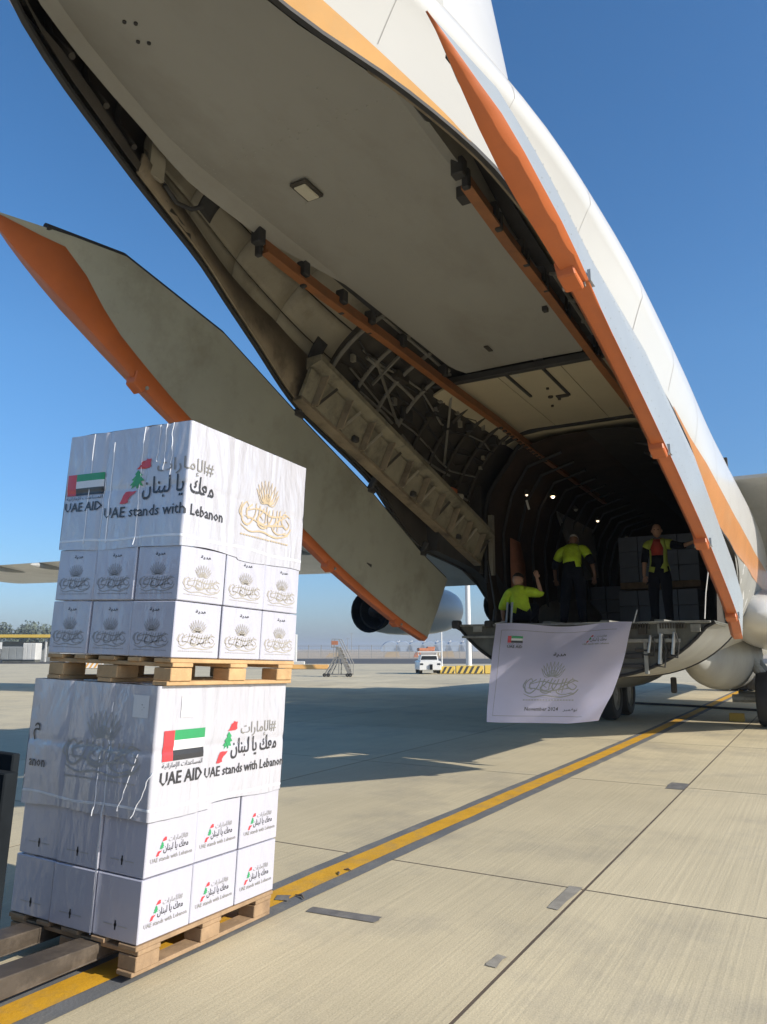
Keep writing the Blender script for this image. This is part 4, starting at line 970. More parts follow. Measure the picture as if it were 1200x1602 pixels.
CW, CD, CH = LX / 3, LY / 3, .288
def carton_mesh():
    mb = MB(); mb.box((CW / 2, CD / 2, CH / 2), (CW - .006, CD - .006, CH - .004))
    return mb
base_c = None; art_cache = {}
def carton(load, row, i, j, lab):
    """i along the sunlit side, j along the shaded side; faces seen: j == 0 (sunlit), i == 0 (shaded)"""
    global base_c
    z = (.137 if load == 0 else UO.z + .137) + .290 * row; off = Vector((0, 0, 0)) if load == 0 else Vector((UO.x, UO.y, 0))
    if base_c is None:
        base_c = c = carton_mesh().build('carton', K['carton'], None, smooth=0, bevel=.004)
    else:
        c = base_c.copy(); COL.objects.link(c)
    tag(c, lab, 'carton', 'white aid cartons stacked on the pallets')
    rnd = random.Random(load * 100 + row * 20 + i * 5 + j); jx, jy = rnd.uniform(-.005, .005), rnd.uniform(-.005, .005)
    if load == 0 and row == 1: jx += .008; jy += .004
    c.matrix_world = sm(off + Vector((i * CW + jx, j * CD + jy, z)))
    faces = (['R'] if j == 0 else []) + (['L'] if i == 0 else [])
    for fc in faces:
        key = (load, fc)
        if key in art_cache:
            for o in art_cache[key]: dup_part(o, c)
            continue
        w = CW if fc == 'R' else CD
        if load == 1:
            arts = [('printed_heading', lambda p: p.text('black_ink', arabic('هدية'), w * .54, CH * .80, w * .24, CH * .075, .02)),
                    ('printed_emblem', lambda p: art_emblem(p, 'shaded_ink' if fc == 'L' else 'pale_gold_ink', w * .5, CH * .12, w * .80, CH * .60))]  # darker ink copy on the shaded face, paler one on the sunlit face
        elif fc == 'R':
            arts = [('printed_slogan', lambda p: art_slogan(p, w * .10, w * .92, CH * .22, 'grey_ink', True))]
        else:
            arts = [('printed_arrow', lambda p: (p.rect('black_ink', w * .485, CH * .16, w * .515, CH * .31), p.poly('black_ink', [(w * .47, CH * .24), (w * .5, CH * .30), (w * .53, CH * .24), (w * .5, CH * .18)]))),
                    ('printed_line', lambda p: p.rect('pale_ink', w * .24, CH * .225, w * .44, CH * .24)), ('printed_line', lambda p: p.rect('pale_ink', w * .56, CH * .225, w * .76, CH * .24))]
        fn = (lambda u, v: Vector((u, .0012, v))) if fc == 'R' else (lambda u, v: Vector((.0012, CD - u, v)))
        art_cache[key] = []
        for nm, af in arts:
            p = Print(); af(p); art_cache[key] += p.build(c, fn, nm)
    # a strip of tape down the top seam shows on the faces
    return c
ROWN = {0: 'bottom row', 1: 'second row'}; LOADN = {0: 'lower pallet', 1: 'upper pallet'}
for load in (0, 1):
    for row in (0, 1):
        for (i, j) in ((0, 0), (1, 0), (2, 0), (0, 1), (0, 2)):
            where = {(0, 0): 'at the near corner', (1, 0): 'middle of sunlit side', (2, 0): 'right end of sunlit side',
                     (0, 1): 'middle of shaded side', (0, 2): 'left end of shaded side'}[(i, j)]
            carton(load, row, i, j, 'white carton, %s of %s, %s' % (ROWN[row], LOADN[load], where))

# printed cover sheets round the upper half of each load, under stretch film
def cover(lab, off, z0, z1, seed, artfn):
    t = thing('cover_sheet', lab, 'cover sheet', group='printed sheets wrapped round the loads')
    H = z1 - z0; rnd = random.Random(seed); sd = Vector((seed * 7.1, seed * 3.3, 0))
    def disp(u, v):
        a = noise.noise(Vector((u * 3.1, v * 2.4, 0)) + sd) * .0040 + noise.noise(Vector((u * 9 + v * 3, v * 6, 1)) + sd) * .0012
        v = max(v, 0.0); a *= 1 if u < 0 else .65
        for uc in (-LY / 3, -2 * LY / 3, LX / 3, 2 * LX / 3): a -= (.007 if u < 0 else .004) * math.exp(-((u - uc + .004 * math.sin(v * 7)) / .014) ** 2)
        a -= .005 * math.exp(-((v - .315) / .016) ** 2)
        if seed == 1: a += .0045 * math.sin((u * 1.0 + (v - .66) ** 2 * .9) * 95) * max(0, min(1, (v - .36) / .15)) * max(0, 1 - abs(u + .16) / .15)
        if seed == 2: a += .0018 * math.sin(u * 60 + v * 14) * max(0, 1 - v / .22) * (1 if u < 0 else .6)
        a += .002 * max(0, noise.noise(Vector((u * 16 + v * 5, v * 2.2, 4)) + sd))
        return a
    def sp(u, v, out=0.0):
        """u < 0 shaded side, u > 0 sunlit side, rounded corner"""
        d = .005 + disp(u, v) + out; r = .012
        if u >= r: return Vector((u, -d, v))
        if u <= -r: return Vector((-d, -u, v))
        a = (u + r) / (2 * r) * math.pi / 2; cx, cy = r, r
        return Vector((cx - (r + d) * math.cos(a), cy - (r + d) * math.sin(a), v))
    us_ = [-LY + LY * k / 100 for k in range(100)] + [-.012, -.006, 0, .006, .012] + [LX * k / 100 for k in range(2, 101)]
    us_ = sorted(set(us_)); nv = 44
    def vlow(u): return -.012 + .02 * noise.noise(Vector((u * 2.6, seed, 0))) + (.025 if u > .45 else 0) * (1 if seed == 2 else -.4)
    grid = [[sp(u, vlow(u) + (H - vlow(u)) * j / nv) for j in range(nv + 1)] for u in us_]
    mb = MB(); mb.loft(grid, False)
    # far sides and top
    mb.loft([[Vector((LX + .01, LY + .01, 0)), Vector((LX + .01, LY + .01, H))], [Vector((LX + .01, 0, 0)), Vector((LX + .01, 0, H))]], False)
    mb.loft([[Vector((0, LY + .01, 0)), Vector((0, LY + .01, H))], [Vector((LX, LY + .01, 0)), Vector((LX, LY + .01, H))]], False)
    n = 16
    mb.loft([[Vector((LX * a / n, LY * b / n, H + .006 * noise.noise(Vector((a * .5, b * .5, seed))) + .004)) for b in range(n + 1)] for a in range(n + 1)], False)
    mb.build('sheet', K['sheet'], t, smooth=50)
    for nm, af in artfn:
        p = Print(); af(p); p.build(t, lambda u, v: sp(u * (LX / 1.158 if u > 0 else LY / .86), v, .0040), nm, 0.0)
    for (u, w_, va, vb) in ([(-.72, .007, .02, H), (-.55, .010, .02, H * .9), (-.33, .005, .0, H), (-.60, .004, .05, H * .6), (-.12, .004, .35, H), (-.17, .004, .40, H), (-.22, .004, .45, H)] if seed == 1 else [(-.30, .013, -.56, H * .35), (-.31, .006, .2, H * .85), (-.36, .004, -.02, H * .5), (-.10, .006, .0, .22), (-.2, .005, .02, .3)]):
        pts = [(u + .012 * noise.noise(Vector((k * .4, u * 9, 0))) + (.10 * (k / 14) if abs(u) <= .21 and seed == 2 else 0), va + (vb - va) * k / 14) for k in range(15)]
        mb = MB(); mb.loft([[sp(a - w_ / 2, b, .001 + (.010 if b < .01 else 0)), sp(a, b, .004 + (.010 if b < .01 else 0)), sp(a + w_ / 2, b, .001 + (.010 if b < .01 else 0))] for a, b in pts], False); mb.build('film_fold', K['film'], t, smooth=60)
    # horizontal edge where the film was wound
    mb = MB(); mb.loft([[sp(u, .035 + .015 * noise.noise(Vector((u * 3, 5, seed))), .001), sp(u, .042 + .015 * noise.noise(Vector((u * 3, 5, seed))), .0022), sp(u, .048 + .015 * noise.noise(Vector((u * 3, 5, seed))), .001)] for u in us_], False)
    mb.build('film_edge', K['film'], t, smooth=60)
    at_stack(t, off + Vector((0, 0, z0))); return t
art_upper = [('printed_flag_block', lambda p: art_aid(p, -.86 + .012, -.575, .208)), ('printed_slogan', lambda p: art_slogan(p, -.545, .315, .155, 'grey_ink')),
             ('printed_emblem', lambda p: art_emblem(p, 'gold_ink', .74, .12, .54, .38))]
def art_label(u):
    def f(p):
        p.rect('white_ink', u - .05, .475, u + .05, .585); p.rect('grey_ink', u - .035, .55, u + .035, .572, 1)
        for k in range(3): p.rect('grey_ink', u - .035, .535 - .012 * k, u + .01 + .012 * (k % 2), .540 - .012 * k)
    return f
art_lower = [('printed_emblem', lambda p: art_emblem(p, 'pale_ink', -.33, .15, .52, .36)), ('printed_word', lambda p: p.text('black_ink', 'anon', -.775, .175, .12, .038, .01)),
             ('printed_word', lambda p: p.text('black_ink', arabic('م'), -.80, .31, .05)), ('printed_flag_block', lambda p: art_aid(p, .055, .385, .15)),
             ('printed_slogan', lambda p: art_slogan(p, .405, 1.165, .15, 'grey_ink')), ('paper_label', art_label(-.10)), ('paper_label', art_label(.22))]
cover('printed white sheet wrapped round the upper load, flag on its shaded side', Vector((UO.x, UO.y, 0)), 2.058, 2.717, 1, art_upper)
cover('printed white sheet wrapped round the lower load, flag on its sunlit side', Vector((0, 0, 0)), .70, 1.334, 2, art_lower)

# ------------------------------------------------------------------ forklift holding the lower pallet (only its forks and carriage are in view)
fl = thing('forklift', 'dark forklift carriage and rusty forks at the left edge under the lower pallet', 'forklift')
for y in (.315, .72):
    mb = MB(); mb.prism([(-.54, y - .07, .03), (.30, y - .07, .03), (.95, y - .06, .045), (.95, y - .06, .075), (.30, y - .07, .10), (-.54, y - .07, .12)], (0, .14, 0)); mb.build('fork', K['fork'], fl, smooth=0, bevel=.004)
    mb = MB(); mb.box((-.59, y, .50), (.07, .13, .92)); mb.build('fork_shank', K['mast'], fl, bevel=.006)
mb = MB(); mb.box((-.53, .66, .575), (.04, .70, .91)); mb.build('carriage_plate', K['mast'], fl, bevel=.006)
for z in (.25, .62):
    mb = MB(); mb.box((-.66, .76, z), (.06, .6, .12)); mb.build('carriage_bar', K['mast'], fl, bevel=.006)
for y in (.62, .98):
    mb = MB(); mb.box((-.78, y, 1.05), (.16, .09, 2.1)); mb.build('mast_rail', K['mast'], fl, bevel=.008)
mb = MB(); mb.prism([(-.90, .02, .16), (-2.8, .02, .16), (-3.0, .02, .5), (-3.0, .02, 1.0), (-2.0, .02, 1.05), (-1.8, .02, .62), (-1.25, .02, .62), (-1.1, .02, .95), (-.90, .02, .95)], (0, 1.0, 0)); mb.build('chassis', K['mast'], fl, smooth=0, bevel=.03)
for x, y in ((-1.05, .35), (-1.05, 1.15), (-2.7, .35), (-2.7, 1.15)):
    mb = MB(); mb.rod((x, y, .9), (x - .1, y, 2.05), .06); mb.build('guard_post', K['mast'], fl)
mb = MB(); mb.box((-1.95, .78, 2.07), (1.75, .98, .06)); mb.build('guard_roof', K['mast'], fl, bevel=.02)
for x, r in ((-1.25, .30), (-2.6, .24)):
    for y in (-.02, 1.06):
        mb = MB(); mb.lathe([(-.09, r * .5), (-.10, r * .95), (0, r), (.10, r * .95), (.09, r * .5)], (x, y, r - .03), (0, 1, 0), 20); mb.build('wheel', K['rubber'], fl)
mb = MB(); mb.box((-2.25, .52, .95), (.5, .5, .12)); mb.box((-2.5, .52, 1.25), (.12, .5, .5)); mb.build('seat', K['rubber'], fl, bevel=.03)
at_stack(fl, (0, 0, 0))

# ------------------------------------------------------------------ banner hung from the ramp
bn = thing('banner', 'white cloth banner with flag, emblem and date hanging from the ramp lip', 'banner')
TL, TR, BL, BR = Vector((-.31, 1.07, 1.90)), Vector((-.31, -.83, 1.885)), Vector((-.42, 1.18, .56)), Vector((-.40, -.42, .60))
def bsp(u, v, out=0.0):
    """u 0..1 left to right, v 0..1 bottom to top"""
    top = TL.lerp(TR, u); bot = BL.lerp(BR, u); p = bot.lerp(top, v)
    p.z += -.035 * math.sin(math.pi * u) ** 2 * v ** 3 + .012 * math.sin(u * 9) * v ** 4
    d = .030 * math.sin(u * 5 + v * 3.4) * (1 - .5 * v) + .07 * math.sin((u * 1.2 - v * 1.1) * 6.5 + 1.0) * (.35 + .65 * u)
    d += .020 * math.sin(u * 16 - v * 7) * u * (1 - v * .4) + .10 * max(0, u - .72) ** 1.2 * (1.3 - v) * 1.6
    d += .012 * noise.noise(Vector((u * 5, v * 4, 3)))
    k = max(0, .12 - u) * .35 * math.sin(v * 5); d += k
    c = max(0, u + (1 - v) - 1.70); p.y += c * .35; p.z += c * .12; d += c * -.55
    p.x -= d * .9 + out
    return p
mb = MB(); NU, NV = 56, 44
mb.loft([[bsp(i / NU, j / NV) for j in range(NV + 1)] for i in range(NU + 1)], False)
bc = mb.build('cloth', K['cloth'], bn, smooth=80)
# artwork in banner units (1.75 m wide, 1.32 m high)
BW_, BH_ = 1.75, 1.30
BANNER = [('printed_flag_block', lambda p: art_aid(p, .20, .40, .97)), ('printed_slogan', lambda p: art_slogan(p, 1.20, 1.54, 1.02, 'grey_ink', True)), ('printed_heading', lambda p: p.text('black_ink', arabic('هدية'), .93, .865, .19, .06, .02)),
          ('printed_emblem', lambda p: art_emblem(p, 'pale_ink', .88, .29, .74, .54)), ('printed_date', lambda p: p.text('black_ink', 'November 2024', .80, .155, .46, None, .012)), ('printed_date', lambda p: p.text('black_ink', arabic('نوفمبر'), 1.20, .145, .20, .05)),
          ('hem_line', lambda p: p.rect('grey_ink', .10, .085, 1.42, .089, 30)), ('hem_line', lambda p: p.rect('grey_ink', .095, .085, .099, 1.21, 1, 0, 20)), ('hem_line', lambda p: p.rect('grey_ink', .10, 1.206, 1.60, 1.21, 30))]
for nm, af in BANNER:
    p = Print(); af(p); p.build(bn, lambda u, v: bsp(u / BW_, v / BH_, .004), nm)
for nm, a, b in (('rope', (-.31, -.83, 1.885), (-.20, -.86, 2.05)), ('rope', (-.31, 1.07, 1.90), (-.12, 1.0, 1.93))):
    mb = MB(); mb.tube([a, b], .008, 6); mb.build(nm, K['reflect'], bn)

# ------------------------------------------------------------------ loads already inside the hold
def hold_load(lab, x0, x1, y0, y1, z0, rows, n):
    t = thing('wrapped_load', lab, 'pallet load', (x0, (y0 + y1) / 2, z0), 'wrapped loads in the hold')
    h = .29; cw = (y1 - y0) / n
    mb = MB(); mb.box(((x1 - x0) / 2, 0, .06), (x1 - x0, y1 - y0, .12)); mb.build('pallet', K['wood_dark'], t, bevel=.005)
    f = None
    for r in range(rows):
        for c in range(n):
            if f is None:
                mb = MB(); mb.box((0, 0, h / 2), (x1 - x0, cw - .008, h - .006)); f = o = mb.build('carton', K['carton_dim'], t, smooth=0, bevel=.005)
            else: o = dup_part(f)
            o.location = ((x1 - x0) / 2, y0 + cw * (c + .5) - (y0 + y1) / 2, .12 + h * r)
    return t
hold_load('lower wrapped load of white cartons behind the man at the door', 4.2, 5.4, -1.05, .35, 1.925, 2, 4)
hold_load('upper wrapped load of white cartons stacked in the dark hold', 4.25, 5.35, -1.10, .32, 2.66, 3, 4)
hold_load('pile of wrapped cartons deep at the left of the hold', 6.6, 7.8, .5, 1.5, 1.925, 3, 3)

# ------------------------------------------------------------------ people
def person(name_lab, J, rad, colours, skin, facing, head, hair=None, cap=None, vest=None):
    """J: joint dict name -> position; one skinned surface, clothes are shells grown from it"""
    t = thing('person', name_lab, 'person')
    order = ['pelvis', 'waist', 'chest', 'neckb', 'neck', 'hl', 'hr', 'kl', 'kr', 'al', 'ar', 'tl', 'tr', 'sl', 'sr', 'el', 'er', 'wl', 'wr', 'pl', 'pr']
    edges = [('pelvis', 'waist'), ('waist', 'chest'), ('chest', 'neckb'), ('neckb', 'neck'), ('pelvis', 'hl'), ('pelvis', 'hr'), ('hl', 'kl'), ('hr', 'kr'), ('kl', 'al'), ('kr', 'ar'), ('al', 'tl'), ('ar', 'tr'),
             ('neckb', 'sl'), ('neckb', 'sr'), ('sl', 'el'), ('sr', 'er'), ('el', 'wl'), ('er', 'wr'), ('wl', 'pl'), ('wr', 'pr')]
    V = [Vector(J[k]) for k in order]; idx = {k: i for i, k in enumerate(order)}; E_ = [(idx[a], idx[b]) for a, b in edges]; r = [rad.get(k, .05) for k in order]
    for sgn, w_, p_, el_ in (('l', 'wl', 'pl', 'el'), ('r', 'wr', 'pr', 'er')):
        d = (Vector(J[p_]) - Vector(J[w_])).normalized(); sd = d.cross(Vector(facing)).normalized()
        if sd.length < .1: sd = Vector((0, 0, 1))
        cl = d.cross(sd)
        for k, (o_, L_) in enumerate(((-.026, .060), (-.009, .072), (.009, .068), (.026, .052))):
            a = len(V); V += [Vector(J[p_]) + sd * o_ + d * .012, Vector(J[p_]) + sd * o_ * 1.15 + d * (.012 + L_ * .55) + cl * .008, Vector(J[p_]) + sd * o_ * 1.2 + d * (.012 + L_) + cl * .024]
            E_ += [(idx[p_], a), (a, a + 1), (a + 1, a + 2)]; r += [.010, .009, .007]
        a = len(V); th = Vector(J[w_]).lerp(Vector(J[p_]), .6); V += [th - sd * .032, th - sd * .05 + d * .035 + cl * .01]; E_ += [(idx[p_], a), (a, a + 1)]; r += [.011, .008]
    me = bpy.data.meshes.new('body'); me.from_pydata([tuple(v) for v in V], E_, [])
    o = bpy.data.objects.new('body', me); COL.objects.link(o)
    md = o.modifiers.new('skin', 'SKIN'); md.use_smooth_shade = True; md.branch_smoothing = .6
    for i, sv in enumerate(me.skin_vertices[0].data):
        rr = r[i]; sv.radius = (rr, rr) if i >= 5 or i == 4 else (rr * 1.12, rr * .92)
        sv.use_root = (i == 0)
    s2 = o.modifiers.new('sub', 'SUBSURF'); s2.levels = 1; s2.render_levels = 1
    bpy.context.view_layer.update(); dg = bpy.context.evaluated_depsgraph_get()
    bme = bpy.data.meshes.new_from_object(o.evaluated_get(dg)); bpy.data.objects.remove(o)
    # head joined to the neck in the same mesh
    fw = Vector(head['look']).normalized(); hc = Vector(head['pos']); upv = Vector(head.get('up', (0, 0, 1))); sdv = upv.cross(fw).normalized(); upv = fw.cross(sdv)
    bm = bmesh.new(); bm.from_mesh(bme); hv = []
    n, m_ = 18, 14; hr = head.get('r', .088)
    for i in range(m_ + 1):
        a = -math.pi / 2 + math.pi * i / m_
        for k in range(n):
            b = 2 * math.pi * k / n; x, y, z = math.cos(a) * math.cos(b), math.cos(a) * math.sin(b), math.sin(a)
            jaw = 1 - .20 * max(0, -z); f_ = 1.08 * x * (1 if x > 0 else 1.06)
            if x > .75 and -.35 < z < .1 and abs(y) < .22: f_ += .22 * (1 - abs(y) / .22) * (1 - abs(z + .12) / .25 if abs(z + .12) < .25 else 0)
            if x > .7 and abs(z - .12) < .14 and .2 < abs(y) < .55: f_ -= .07
            if x > .8 and abs(z + .48) < .1 and abs(y) < .35: f_ += .05
            hv.append(bm.verts.new(hc + fw * f_ * hr + sdv * y * hr * .86 * jaw + upv * z * hr * 1.25))
    for i in range(m_):
        for k in range(n): bm.faces.new((hv[i * n + k], hv[i * n + (k + 1) % n], hv[(i + 1) * n + (k + 1) % n], hv[(i + 1) * n + k]))
    for sg in (-1, 1):
        ec = hc + sdv * sg * hr * .86 - upv * hr * .05
        ring = [bm.verts.new(ec + upv * math.sin(q) * hr * .26 + fw * math.cos(q) * hr * .15 + sdv * sg * hr * .12) for q in [2 * math.pi * k / 8 for k in range(8)]]
        base = [bm.verts.new(ec + upv * math.sin(q) * hr * .2 + fw * math.cos(q) * hr * .1 - sdv * sg * hr * .05) for q in [2 * math.pi * k / 8 for k in range(8)]]
        bm.faces.new(ring)
        for k in range(8): bm.faces.new((base[k], base[(k + 1) % 8], ring[(k + 1) % 8], ring[k]))
    bm.to_mesh(bme)
    # which bone each face belongs to
    segs = [(a, b, Vector(J[a]), Vector(J[b])) for a, b in edges]
    def bone(c):
        best = None
        for a, b, p0, p1 in segs:
            d = p1 - p0; q = max(0, min(1, (c - p0).dot(d) / max(1e-9, d.length_squared))); dist = (c - p0 - d * q).length - rad.get(b, .05) * .8
            if best is None or dist < best[0]: best = (dist, a, b, q)
        return best[1], best[2], best[3]
    groups = {}
    hmin = hc - upv * hr * 1.1
    for f in bm.faces:
        c = f.calc_center_median()
        if (c - hc).length < hr * 1.45 and (c - hmin).dot(upv) > 0: continue
        a, b, q = bone(c); g = colours(a, b, q, c)
        if g: groups.setdefault(g, []).append(f)
    bme.materials.append(K[skin]); bme.shade_smooth()
    body = bpy.data.objects.new('body', bme); COL.objects.link(body); body.parent = t
    for (nm, mk, off), fs in groups.items():
        idm = {}; vs = []; ff = []
        for f in fs:
            for v in f.verts:
                if v.index not in idm: idm[v.index] = len(vs); vs.append(v.co + v.normal * off)
            ff.append(tuple(idm[v.index] for v in f.verts))
        cm = bpy.data.meshes.new(nm); cm.from_pydata([tuple(v) for v in vs], [], ff); cm.materials.append(K[mk]); cm.shade_smooth()
        co = bpy.data.objects.new(nm, cm); COL.objects.link(co); co.parent = t
        md = co.modifiers.new('thickness', 'SOLIDIFY'); md.thickness = .008; md.offset = 1
    bm.free()
    for sg in (-1, 1):
        mb = MB(); ellipsoid(mb, hc + fw * hr * .96 + sdv * sg * hr * .32 + upv * hr * .14, (.010, .012, .008), 8, 6); mb.build('eye', K['eye'], t)
    def cap_shell(nm, mk, lo, grow, brim=0):
        mb = MB(); rings = []
        for i in range(8):
            a = lo + (math.pi / 2 - lo) * i / 7
            rings.append([hc + fw * math.cos(a) * math.cos(b) * hr * 1.12 * grow + sdv * math.cos(a) * math.sin(b) * hr * .92 * grow + upv * math.sin(a) * hr * 1.27 * grow - fw * hr * .06 for b in [2 * math.pi * k / 18 for k in range(18)]])
        mb.loft(rings, True)
        if brim:
            mb.prism([hc + upv * hr * .45 + fw * hr * (.9 + brim * math.cos(q)) + sdv * hr * .8 * math.sin(q) for q in [-1.4 + 2.8 * k / 8 for k in range(9)]], upv * .008)
        mb.build(nm, K[mk], t, smooth=60, solid=.006)
    if hair: cap_shell('hair', hair, .35, 1.03)
    if cap: cap_shell('cap', cap, .30, 1.07, .75)
    return t
S_ = .885
def rads(k=1.0):
    return {a: b * S_ * k for a, b in dict(pelvis=.150, waist=.152, chest=.170, neckb=.095, neck=.055, hl=.098, hr=.098, kl=.066, kr=.066, al=.046, ar=.046, tl=.040, tr=.040, sl=.066, sr=.066, el=.046, er=.046, wl=.031, wr=.031, pl=.028, pr=.028).items()}
def shape(base, rot, pts):
    """pts in body axes (forward, left, up) scaled and turned to heading rot"""
    m = Matrix.Rotation(rot, 3, 'Z'); return {k: Vector(base) + m @ (Vector(v) * S_) for k, v in pts.items()}
STAND = dict(pelvis=(0, 0, .93), waist=(0, 0, 1.10), chest=(0, 0, 1.29), neckb=(-.01, 0, 1.43), neck=(.01, 0, 1.53), hl=(0, .10, .88), hr=(0, -.10, .88), kl=(.03, .11, .48), kr=(.03, -.11, .48), al=(-.01, .12, .08), ar=(-.01, -.12, .08), tl=(.15, .15, .04), tr=(.15, -.15, .04),
             sl=(-.01, .185, 1.40), sr=(-.01, -.185, 1.40), el=(-.03, .24, 1.13), er=(-.03, -.24, 1.13), wl=(.05, .27, .89), wr=(.05, -.27, .89), pl=(.08, .27, .82), pr=(.08, -.27, .82))
# 1: man standing at the right of the hold, open faded vest, arm out to the door
pz = dict(STAND); pz.update(sl=(0, .185, 1.40), el=(.06, .42, 1.34), wl=(.12, .62, 1.40), pl=(.14, .69, 1.42), kr=(.0, -.12, .48), er=(-.02, -.25, 1.13), wr=(.03, -.26, .88), pr=(.05, -.25, .81))
J1 = shape((1.95, -.80, 1.925), math.pi, pz)
def col1(a, b, q, c):
    if b in ('tl', 'tr'): return ('shoe', 'mast', .012)
    if b in ('kl', 'kr', 'al', 'ar', 'hl', 'hr'): return ('trousers', 'navy', .014)
    lz = c.z - 1.925; ly = abs(c.y + .80)
    if b in ('waist', 'chest') or (b == 'neckb'):
        if ly > .075 * S_ or c.x > 1.99: return ('vest', 'hivis_old', .022) if lz > .86 * S_ else ('trousers', 'navy', .014)
        return ('shirt', 'red_shirt', .008) if lz > 1.20 * S_ else ('trousers', 'navy', .014)
    if b in ('sl', 'sr'): return ('vest', 'hivis_old', .022)
    if b == 'el' or b == 'er': return ('sleeve', 'navy', .008 + (.0001 if b == 'el' else 0))
    return None
person('man in open faded hi-vis vest over red shirt, arm reaching to the door edge', J1, rads(), col1, 'skin', (-1, 0, 0), dict(pos=J1['neck'] + Vector((-.01, 0, .105)), look=(-1, -.1, -.05)))
# 2: man with his back to us, leaning forward over the load
pz = dict(STAND); pz.update(waist=(.05, .02, 1.09), chest=(.18, .03, 1.26), neckb=(.28, .02, 1.38), neck=(.35, .0, 1.45), sl=(.25, .23, 1.33), sr=(.24, -.19, 1.37), el=(.36, .36, 1.08), er=(.16, -.32, 1.12), wl=(.50, .37, .88), wr=(.20, -.36, .88), pl=(.55, .36, .82), pr=(.24, -.35, .81), kl=(.03, .16, .48), al=(.0, .20, .08), tl=(.16, .23, .04), ar=(-.04, -.14, .08))
J2 = shape((1.45, .42, 1.925), .20, pz)
def col2(a, b, q, c):
    if b in ('tl', 'tr'): return ('shoe', 'mast', .012)
    if b in ('kl', 'kr', 'al', 'ar', 'hl', 'hr'): return ('trousers', 'navy', .016)
    lz = c.z - 1.925
    if b in ('waist', 'chest') and lz < 1.06 * S_: return ('trousers', 'navy', .016)
    if b == 'waist': return ('hi_vis_shirt', 'hivis', .018)
    if b in ('chest', 'neckb', 'sl', 'sr'): return ('hi_vis_shirt', 'hivis', .018)
    if b in ('el', 'er'): return ('hi_vis_shirt', 'hivis', .018) if q < .55 else (('sleeve', 'navy', .010 + (.0001 if b == 'el' else 0)))
    return None
person('man in lime hi-vis shirt and pale cap with his back turned, leaning into the hold', J2, rads(1.03), col2, 'skin_dark', (1, 0, 0), dict(pos=J2['neck'] + Vector((.06, .01, .085)), look=(.9, .1, -.45)), cap='cap')
# 3: man kneeling at the left end of the ramp, one arm raised
pz = dict(pelvis=(0, 0, .13), waist=(.03, .02, .27), chest=(.07, .04, .43), neckb=(.10, .05, .555), neck=(.13, .06, .64), hl=(.05, .10, .12), hr=(.05, -.10, .12), kl=(.36, .22, .34), kr=(.38, -.16, .32), al=(.42, .20, .07), ar=(.42, -.14, .07), tl=(.56, .22, .04), tr=(.56, -.15, .04),
          sl=(.07, .21, .52), sr=(.09, -.13, .54), el=(.06, .33, .29), er=(.12, -.33, .50), wl=(.16, .34, .08), wr=(.12, -.27, .74), pl=(.20, .34, .04), pr=(.12, -.26, .81))
J3 = shape((.42, .94, 1.915), .15, pz)
def col3(a, b, q, c):
    if b in ('tl', 'tr'): return ('shoe', 'mast', .012)
    if b in ('kl', 'kr', 'al', 'ar', 'hl', 'hr', 'waist') and not (b == 'waist' and q > .5): return ('trousers', 'navy', .014)
    if b in ('chest', 'neckb', 'sl', 'sr', 'waist'):
        return ('hi_vis_shirt', 'hivis', .018)
    if b in ('el', 'er'): return ('hi_vis_shirt', 'hivis', .018)
    return None
person('man sitting at the left end of the ramp in lime hi-vis shirt, forearm raised', J3, rads(1.0), col3, 'skin', (1, 0, 0), dict(pos=J3['neck'] + Vector((.03, .01, .095)), look=(.9, -.3, -.2)), hair='hair')

# ------------------------------------------------------------------ small things on the apron
def patch(nm, x, y, wx, wy, rot, m, z=.004):
    a = Matrix.Rotation(rot, 2); q = [Vector((x, y)) + a @ Vector((i * wx / 2 + random.uniform(-.008, .008), j * wy / 2 + random.uniform(-.008, .008))) for i, j in ((-1, -1), (-.3, -1), (.4, -1), (1, -1), (1, 1), (.2, 1), (-.5, 1), (-1, 1))]
    return tag(sheet(nm, [(v.x, v.y) for v in q], z, m), kind='structure')
patch('dark_patch', -6.37, -.32, .09, .46, 0.10, K['patch'])
patch('grey_patch', -5.41, -1.37, .50, .075, 0, K['patch_light'])
patch('grey_patch', -6.56, -1.355, .16, .055, 0, K['patch_light'])
patch('grey_patch', -.89, -1.33, .44, .20, 0, K['patch'])
patch('tar_spot', -6.33, .16, .10, .09, .4, K['patch'], .012)
for x, y, a, l in ((-6.28, .03, .9, .10), (-5.75, .12, .4, .07), (-5.62, .1, 1.3, .06)):
    mb = MB(); mb.tube([(x, y, .012), (x + l * .5 * math.cos(a), y + l * .5 * math.sin(a), .018), (x + l * math.cos(a + .3), y + l * math.sin(a + .3), .012)], [.003, .007, .003], 5); tag(mb.build('scrap', K['bark'], None), {-6.28: 'tiny dark scrap just right of the pallet, nearest the dark patch', -5.75: 'tiny dark scrap lying on the yellow line, left one', -5.62: 'tiny dark scrap lying on the yellow line, right one'}[x], 'scrap', 'bits of litter by the yellow line')
mb = MB(); pts = [(12.45, 2.3, .03), (12.2, 1.4, .03), (11.9, .4, .035), (11.5, -.6, .03), (11.25, -1.35, .03), (11.1, -2.4, .03), (11.3, -5, .03)]
mb.tube(pts, .03, 8); tag(mb.build('ground_cable', K['rubber'], None), 'black cable lying on the shaded concrete under the belly', 'cable')
for k, (x, y) in enumerate(((8.0, -1.2), (7.0, -2.75))):
    mb = MB(); mb.prism([(x, y - .1, 0), (x + .28, y - .1, 0), (x + .22, y - .1, .17), (x + .06, y - .1, .17)], (0, .3, 0)); tag(mb.build('wheel_chock', K['barrier_yellow'], None, smooth=0, bevel=.01), ('yellow chock beside the inner main wheel', 'yellow chock at the outer main wheel')[k], 'wheel chock', 'wheel chocks')

